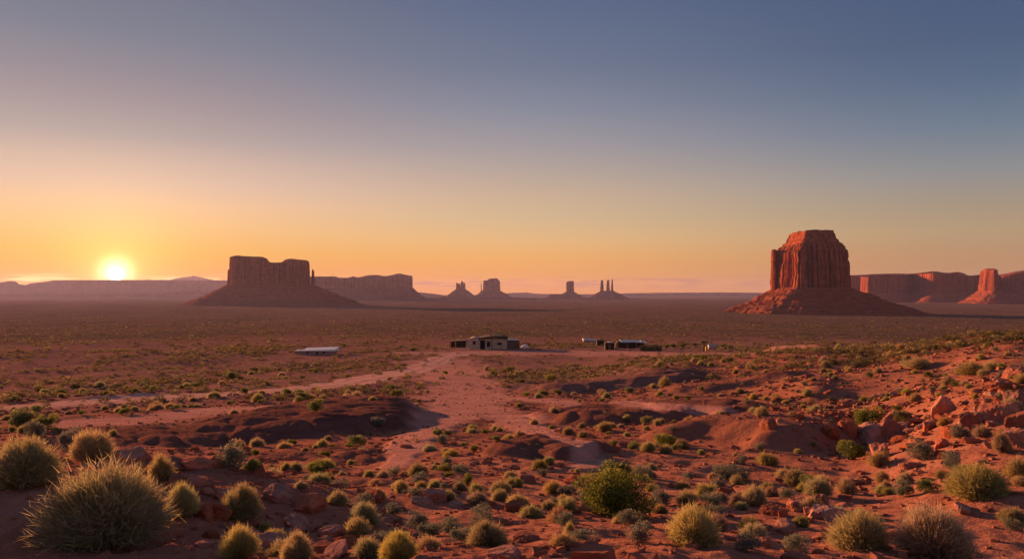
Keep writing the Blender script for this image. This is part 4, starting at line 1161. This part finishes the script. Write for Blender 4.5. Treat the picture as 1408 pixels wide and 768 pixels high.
# ------------------------------------------------------------------ buildings
M['adobe'] = plain_mat('pale_adobe', (.50, .35, .265), .95, 0, .35, .8)
M['dark_hole'] = plain_mat('dark_interior', (.012, .010, .010), .9, 0, .1)
M['dark_roof'] = plain_mat('tar_roof', (.035, .026, .022), .9, 0, .4)
M['plank'] = plain_mat('weathered_planks', (.16, .10, .08), .9, 0, .5, 3)
M['dark_wood'] = plain_mat('dark_boards', (.035, .024, .018), .95, 0, .4, 3)
M['tin'] = plain_mat('dusty_white_tin', (.62, .50, .45), .6, 0, .3)
M['white_tin'] = plain_mat('white_roof_tin', (.80, .72, .70), .6, 0, .12)
M['clay'] = plain_mat('ochre_clay', (.42, .22, .10), .95, 0, .3)
M['yellow_paint'] = plain_mat('yellow_drum_paint', (.65, .33, .03), .5, 0, .25)
M['trailer'] = plain_mat('dusty_pink_siding', (.34, .20, .165), .85, 0, .45)
M['grey_tin'] = plain_mat('grey_tank_metal', (.34, .30, .33), .6, .2, .3)
M['tarp'] = plain_mat('pale_tarp', (.58, .56, .62), .7, 0, .2)


def site(px, py, out=6.0):
    x, y, z = [float(v[0]) for v in at(px, py, False)]; KEEPOUT.append((x, y, out))
    return x, y, z, y / F


def house():
    x, y, z, K = site(678, 479.5, 9)
    o = empty('adobe_house', (x, y, z - .05)); tag(o, 'pale adobe house with dark sagging roof, black doorway and rounded end block', 'house')
    X = lambda p: (p - 678) * K; T = 3.2
    m = MB()   # walls with openings, front at y=0
    def wall(xa, xb, zt, holes, y0=0.0):
        t = .3; zs = 0.0; cur = xa
        for (a, b, c, d) in holes:
            m.box(cur, a, y0, y0 + t, 0, zt); m.box(a, b, y0, y0 + t, d, zt)
            if c > 0: m.box(a, b, y0, y0 + t, 0, c)
            cur = b
        m.box(cur, xb, y0, y0 + t, 0, zt)
    H1 = 2.55
    door = (X(661.2), X(666.3), 0, 2.1); w1 = (X(669.5), X(674), .55, 1.9); w2 = (X(684), X(689.8), 1.0, 1.65)
    wall(X(660), X(697), H1, [door, w1, w2])
    m.box(X(697) - .3, X(697), .302, 6, 0, H1); m.box(X(660), X(697) - .3, 5.7, 6, 0, H1)
    m.build('wall', M['adobe'], o)
    e = MB(); xa, xb = X(644), X(660) - .004; n = 16; pts = []     # end block with a rounded parapet, set forward
    for q in range(n + 1):
        u = q / n; pts.append((xa + (xb - xa) * u, -.9, 2.2 + .75 * math.sin(math.pi * min(1, u * 1.05 + .02)) ** .8))
    fr = [(xa, -.9, 0)] + pts + [(xb, -.9, 0)]; bk = [(p[0], 5.2, p[2]) for p in fr]; N = len(fr)
    e.poly(fr + bk, [tuple(range(N))[::-1][::-1], tuple(range(N, 2 * N))[::-1]] + [(i, N + i, N + (i + 1) % N, (i + 1) % N) for i in range(N)])
    eb = e.build('end_block', M['adobe'], o)
    wn = MB(); wn.box(X(650.5), X(653.8), -.93, -.895, 1.25, 2.0); f = wn.build('window', M['dark_hole'], o)
    fr_ = MB()
    for a, b, c, d in ((650.2, 650.6, 1.2, 2.05), (653.7, 654.1, 1.2, 2.05)): fr_.box(X(a), X(b), -.96, -.9, c, d)
    fr_.box(X(650.6), X(653.7), -.96, -.9, 2.0, 2.06); fr_.box(X(650.6), X(653.7), -.98, -.9, 1.19, 1.25); fr_.build('frame', M['plank'], f)
    bt = MB(); bt.box(X(640.8), X(643.9), -.3, .4, 0, 2.5, (0, .2, .2, 0)); bt.build('buttress', M['adobe'], o)
    d = MB(); d.box(door[0], door[1], .16, .22, 0, 2.1); dd = d.build('door', M['dark_hole'], o)
    fr_ = MB(); fr_.box(door[0] - .1, door[0], -.05, .1, 0, 2.1); fr_.box(door[1], door[1] + .1, -.05, .1, 0, 2.1); fr_.box(door[0] - .1, door[1] + .1, -.05, .1, 2.1, 2.2); fr_.build('frame', M['dark_wood'], dd)
    for a in (w1, w2):
        w_ = MB(); w_.box(a[0], a[1], .16, .2, a[2], a[3]); ww = w_.build('window', M['dark_hole'], o)
        fr_ = MB(); fr_.box(a[0], a[1], -.04, .1, a[3] - .06, a[3]); fr_.box(a[0], a[1], -.06, .1, a[2], a[2] + .06); c = (a[0] + a[1]) / 2; fr_.box(c - .03, c + .03, -.02, .1, a[2] + .06, a[3] - .06); fr_.build('frame', M['plank'], ww)
    r = MB(); k = [(658.5, 2.72), (668, 2.95), (680, 3.2), (690, 3.0), (698, 2.72)]      # sagging low roof
    top = [(X(a), -.75, b + .12) for a, b in k]; bot = [(X(a), -.75, b - .18) for a, b in k]
    tb = [(a, 6.3, c + .1) for a, _, c in top]; bb = [(a, 6.3, c + .1) for a, _, c in bot]; n = len(k)
    v = top + bot + tb + bb; fcs = []
    for i in range(n - 1): fcs += [(i, 2 * n + i, 2 * n + i + 1, i + 1), (n + i + 1, 3 * n + i + 1, 3 * n + i, n + i), (n + i, i, i + 1, n + i + 1), (3 * n + i + 1, 2 * n + i + 1, 2 * n + i, 3 * n + i)]
    fcs += [(0, n, 3 * n, 2 * n), (n - 1, 3 * n - 1, 4 * n - 1, 2 * n - 1)]; r.poly(v, fcs); rf = r.build('roof', M['dark_roof'], o)
    ch = MB(); ch.box(X(673), X(676.6), 1.0, 1.6, 3.0, 3.75); ch.box(X(672.7), X(676.9), .95, 1.65, 3.75, 3.85); ch.build('chimney', M['clay'], rf)
    pl = MB(); pl.tube((X(676.6), -.7, 0), (X(676.6), -.7, 3.0), .08, .07); pl.build('post', M['dark_wood'], o)
    an = MB(); xa, xb = X(697) + .01, X(713)
    for i in range(14):
        a = xa + (xb - xa) * i / 14; an.box(a + .01, a + (xb - xa) / 14 - .01, .3 + .015 * (i % 3), .36 + .015 * (i % 3), 0, 2.05 - .05 * (i % 2))
    an.box(xb - .08, xb - .012, .5, 4, 0, 2.0); an.box(xa, xb - .1, 3.9, 4, 0, 2.0); a_ = an.build('lean_to', M['plank'], o)
    ar = MB(); ar.box(xa - .05, xb + .15, -.1, 4.2, 2.16, 2.24, (.32, 0, 0, .32)); ar.build('roof', M['tin'], a_)
    ap = MB(); ap.tube((xb + .08, .1, 0), (xb + .08, .1, 2.2), .09, .08); ap.build('post', M['dark_wood'], a_)
    st = MB(); st.box(X(634), X(648), -2.2, -1.3, 0, .22); tag(st.build('stone_step', M['adobe']), 'pale stone slab lying before the adobe house end block', 'slab'); st_o = bpy.data.objects['stone_step']; st_o.location = (x, y, z)


house()


def shed_by_house():
    x, y, z, K = site(629, 477.3, 5)
    o = empty('lean_shed', (x, y, z - .05)); tag(o, 'low dark shed with sunlit end post beside the adobe house', 'shed'); X = lambda p: (p - 629) * K
    w = MB(); w.box(X(620), X(640), .2, .3, 0, 1.55); w.box(X(621.5), X(639), 2.6, 2.7, 0, 1.6)
    w.box(X(639.6), X(640), .3, 2.6, 0, 1.6); w.build('wall', M['dark_wood'], o)
    r = MB(); r.box(X(619), X(640.5), -.1, 2.9, 1.62, 1.72, (.0, .25, .25, 0)); r.build('roof', M['plank'], o)
    for a, rr in ((618, .32), (626.5, .17)):
        p = MB(); p.tube((X(a), -.15, 0), (X(a), -.15, 1.6), rr, rr * .85, 10); p.build('post', M['clay'], o)


shed_by_house()


def heap(px, py, wpx, hpx, mt, label, name, cat, seed, dep=1.0):
    x, y, z, K = site(px, py, 2.0); w = wpx * K; h = hpx * K; g = np.random.default_rng(seed)
    u = np.linspace(0, 1, 24); v = np.linspace(0, 1, 14); U, Vv = np.meshgrid(u, v, indexing='ij')
    zz = h * np.sin(np.pi * U) ** .6 * np.sin(np.pi * Vv) ** .6 * (.75 + .5 * pn2(U * 5 + seed, Vv * 4, seed)) - .05
    P = np.stack([(U - .5) * w, (Vv - .2) * dep, zz], -1).reshape(-1, 3)
    o = mobj(name, np_mesh(name, P, [grid_faces(24, 14)], None, False), mt, None, (x, y, z)); m = o.modifiers.new('thickness', 'SOLIDIFY'); m.thickness = .03
    tag(o, label, cat)


heap(722, 477, 12, 4.5, M['tarp'], 'crumpled pale tarp on the ground past the lean-to of the house', 'tarp', 'tarp', 3, 1.6)


def trailer():
    x, y, z, K = site(432, 487.5, 6)
    o = empty('mobile_home', (x, y, z - .1), rad(-3)); tag(o, 'long low trailer home with bright white roof standing alone in the scrub', 'trailer'); X = lambda p: (p - 432) * K
    w = MB(); w.box(X(405.5), X(458), 0, 3.2, 0, .9, (-.05, .12, .12, -.05)); w.build('wall', M['trailer'], o)
    r = MB(); r.box(X(415), X(461), -.15, 3.4, .92, .97, (.04, .30, .70, .42)); r.build('roof', M['white_tin'], o)
    r = MB(); r.box(X(404), X(414.5), -.1, 2.2, .88, .94, (0, .02, .2, .18)); r.build('porch_roof', M['tin'], o)
    for a, b in ((421.5, 424), (435, 437.4), (444, 447)):
        d = MB(); d.box(X(a), X(b), -.03, -.004, .4 if a != 435 else 0, .78); d.build('window' if a != 435 else 'door', M['dark_hole'], o)


trailer()


def dark_compound():
    x, y, z, K = site(870, 478.5, 9)
    o = empty('open_shed', (x, y, z - .05)); tag(o, 'long open-fronted dark shed with white tin roof on the sandy yard', 'shed'); X = lambda p: (p - 870) * K
    w = MB(); w.box(X(850), X(889), 3.2, 3.3, 0, 1.45); w.box(X(850), X(850.6), .1, 3.19, 0, 1.45); w.box(X(851), X(862), .1, .18, 0, 1.3); w.box(X(864), X(874), .3, .38, 0, 1.25); w.build('wall', M['dark_wood'], o)
    r = MB(); r.box(X(854), X(890), -.3, 3.5, 1.5, 1.58, (.05, -.22, .25, .5)); r.build('roof', M['tin'], o)
    r = MB(); r.box(X(849.4), X(853.9), -.2, 3.4, 1.5, 1.62, (0, 0, .3, .3)); r.build('side_roof', M['dark_roof'], o)
    for a in (862.9, 874.8, 888):
        p = MB(); p.tube((X(a), -.1, 0), (X(a), -.1, 1.46 if a < 880 else 1.3), .09, .08); p.build('post', M['clay'], o)
    v = MB(); v.box(X(881), X(884), .4, .9, 1.66, 2.0); v.build('vent_box', M['tin'], o)
    x, y, z, K = site(838.6, 480.5, 4)
    o = empty('tar_hut', (x, y, z - .05)); tag(o, 'black box-like hut with tin scrap on top, in front of the open shed', 'hut')
    w = MB(); w.box(-6.4 * K, 6.4 * K, 0, 2.2, 0, 1.62, (0, -.1, -.1, 0)); w.build('wall', M['dark_wood'], o)
    r = MB(); r.box(-6.8 * K, 6.8 * K, -.15, 2.4, 1.64, 1.72, (.03, -.1, -.05, .03)); r.build('roof', M['dark_roof'], o)
    r = MB(); r.box(-1.5 * K, 5 * K, .2, 1.8, 1.78, 1.82, (0, -.05, .05, .12)); r.build('tin_sheet', M['tin'], o)
    d = MB(); d.box(-2 * K, 1.5 * K, -.03, -.004, 0, 1.3); d.build('door', M['plank'], o)
    x, y, z, K = site(848, 479.8, 2)
    o = empty('clay_wall', (x, y, z - .05)); n = MB(); n.poly([(-.55, 0, 0), (.55, 0, 0), (.55, .6, 0), (-.55, .6, 0), (-.3, .05, 1.55), (.32, .05, 1.7), (.3, .5, 1.7), (-.28, .5, 1.55)], [(3, 2, 1, 0), (4, 5, 6, 7), (0, 1, 5, 4), (1, 2, 6, 5), (2, 3, 7, 6), (3, 0, 4, 7)])
    n.build('wall', M['clay'], o, .08); tag(o, 'stub of sunlit ochre clay wall between black hut and open shed', 'wall')
    x, y, z, K = site(826, 474.5, 4)
    o = empty('plank_shed', (x, y, z - .05)); w = MB(); w.box(-5.2 * K, 5.2 * K, 0, 2.5, 0, 1.25); w.build('wall', M['dark_wood'], o); r = MB(); r.box(-5.6 * K, 5.6 * K, -.2, 2.7, 1.27, 1.36, (.08, 0, .1, .18)); r.build('roof', M['dark_roof'], o)
    tag(o, 'small dark plank shed behind the black hut', 'shed')
    x, y, z, K = site(811, 470.5, 5)
    o = empty('tin_roofed_dugout', (x, y, z - .05)); w = MB(); w.box(-8 * K, 8.5 * K, 0, 2.6, 0, .55, (.3, 0, 0, .3)); w.build('wall', M['trailer'], o); r = MB(); r.box(-9 * K, 9 * K, -.2, 2.8, .58, .64, (.38, -.02, .22, .62)); r.build('roof', M['tin'], o)
    tag(o, 'low pale structure with slanting tin roof at the far side of the yard', 'hut')
    x, y, z, K = site(895, 482.3, 5)
    o = empty('brush_fence', (x, y, z - .05)); n = MB(); g = np.random.default_rng(4)
    for i in range(230):
        a = g.uniform(-14.8, 14.8) * K; yy = g.uniform(0, .5); n.tube((a, yy, 0), (a + g.normal(0, .12), yy + g.normal(0, .1), g.uniform(1.0, 1.62)), .05, .02, 5)
    n.build('brush_stakes', plain_mat('grey_green_brush', (.085, .075, .045), .95, 0, .3), o)
    rl = MB(); rl.box(-14.9 * K, 14.9 * K, .52, .58, .5, .58); rl.build('rail', M['dark_wood'], o)
    tag(o, 'dark brush fence of upright stakes beside the open shed', 'fence')


dark_compound()


def drum_and_tank():
    x, y, z, K = site(971.6, 482.2, 2)
    mb = MB(); R0 = .3
    o = empty('steel_drum', (x, y, z - .02)); tag(o, 'yellow steel drum standing at the end of the sandy yard', 'drum')
    zz = [0, .03, .30, .32, .34, .62, .64, .66, .92, .95]; rr = [.29, .3, .3, .32, .3, .3, .32, .3, .3, .29]
    for i in range(len(zz) - 1): mb.tube((0, 0, zz[i] * 1.1), (0, 0, zz[i + 1] * 1.1), rr[i], rr[i + 1], 18)
    mb.build('barrel', M['yellow_paint'], o); l = MB(); l.tube((0, 0, 1.047), (0, 0, 1.07), .27, .27, 18); l.tube((.12, 0, 1.07), (.12, 0, 1.1), .04, .04, 8); l.build('lid', M['plank'], o)
    x, y, z, K = site(980, 481.5, 3)
    o = empty('water_tank', (x, y, z - .02)); tag(o, 'grey metal tank on short legs beside the yellow drum', 'tank')
    mb = MB(); n = 20; L = .95; cy, cz, r = .6, .82, .58
    for a, b, r0, r1 in ((-L, -L + .1, .4, r), (-L + .1, L - .1, r, r), (L - .1, L, r, .4)): mb.tube((a, cy, cz), (b, cy, cz), r0, r1, n)
    mb.build('tank', M['grey_tin'], o)
    for sx in (-.6, .6):
        for sy in (.25, .95):
            q = MB(); q.box(sx - .06, sx + .06, sy - .06, sy + .06, 0, .55); q.build('leg', M['dark_wood'], o)
    x, y, z, K = site(967.5, 483, 2)
    o = empty('juniper_tree', (x, y, z - .05)); tag(o, 'small dark juniper with bare trunk standing by the yellow drum', 'tree')
    t = MB(); t.tube((0, 0, 0), (.05, 0, .8), .22, .17, 8); t.tube((.05, 0, .78), (.12, .05, 1.6), .17, .13, 8); t.tube((.12, .05, 1.55), (.5, .1, 2.2), .11, .05, 7); t.tube((.1, .05, 1.5), (-.2, 0, 2.2), .09, .05, 7); t.build('trunk', M['bark'], o)
    c = mobj('crown', GREEN[0], None, o, (.2, 0, 1.75)); c.scale = (1.9, 1.9, 1.25)


drum_and_tank()
# dark shrubs round the yard
for i, (a, b, w, h) in enumerate([(916, 479.5, 10, 7), (926, 479, 12, 7), (938, 478.5, 10, 6), (955, 477, 12, 6), (993, 480, 12, 7), (1003, 481, 10, 7), (473, 479, 7, 7), (568, 484, 14, 6)]):
    plant(a, b, w, h, 'green', ['dark green shrub first along the yard hedge past the brush fence', 'dark green shrub second along the yard hedge past the brush fence', 'low dark green shrub third along the yard hedge', 'dark shrub at the yard hedge end by the juniper',
          'green shrub just past the grey tank', 'green shrub next but one past the grey tank', 'dark upright shrub at the end of the white-roofed trailer', 'round dark shrub where the road meets the yard'][i])
heap(464.5, 480.5, 11, 3.2, M['grey_tin'], 'grey heap of scrap at the end of the white-roofed trailer', 'scrap_heap', 'scrap heap', 9, 1.4)

scatter_plants()

# ------------------------------------------------------------------ the air
def haze():
    me = bpy.data.meshes.new('haze'); a = 26000.0; z0, z1 = CZ - 75.0, 420.0
    mb = MB(); mb.box(-a, a, -a, a, z0, z1); me.from_pydata(mb.v, [], mb.f); o = mobj('haze', me)
    m = bpy.data.materials.new('evening_haze'); m.use_nodes = True; t = NT(m.node_tree); t.n.clear()
    out = t.new('ShaderNodeOutputMaterial'); v = t.new('ShaderNodeVolumePrincipled')
    v.inputs['Density'].default_value = HAZE_DENSITY; v.inputs['Color'].default_value = (.60, .56, .98, 1); v.inputs['Anisotropy'].default_value = .3
    t.l.new(v.outputs[0], out.inputs['Volume']); me.materials.append(m)
    tag(o, 'thin evening haze filling the valley air', 'haze', kind='stuff')


haze()
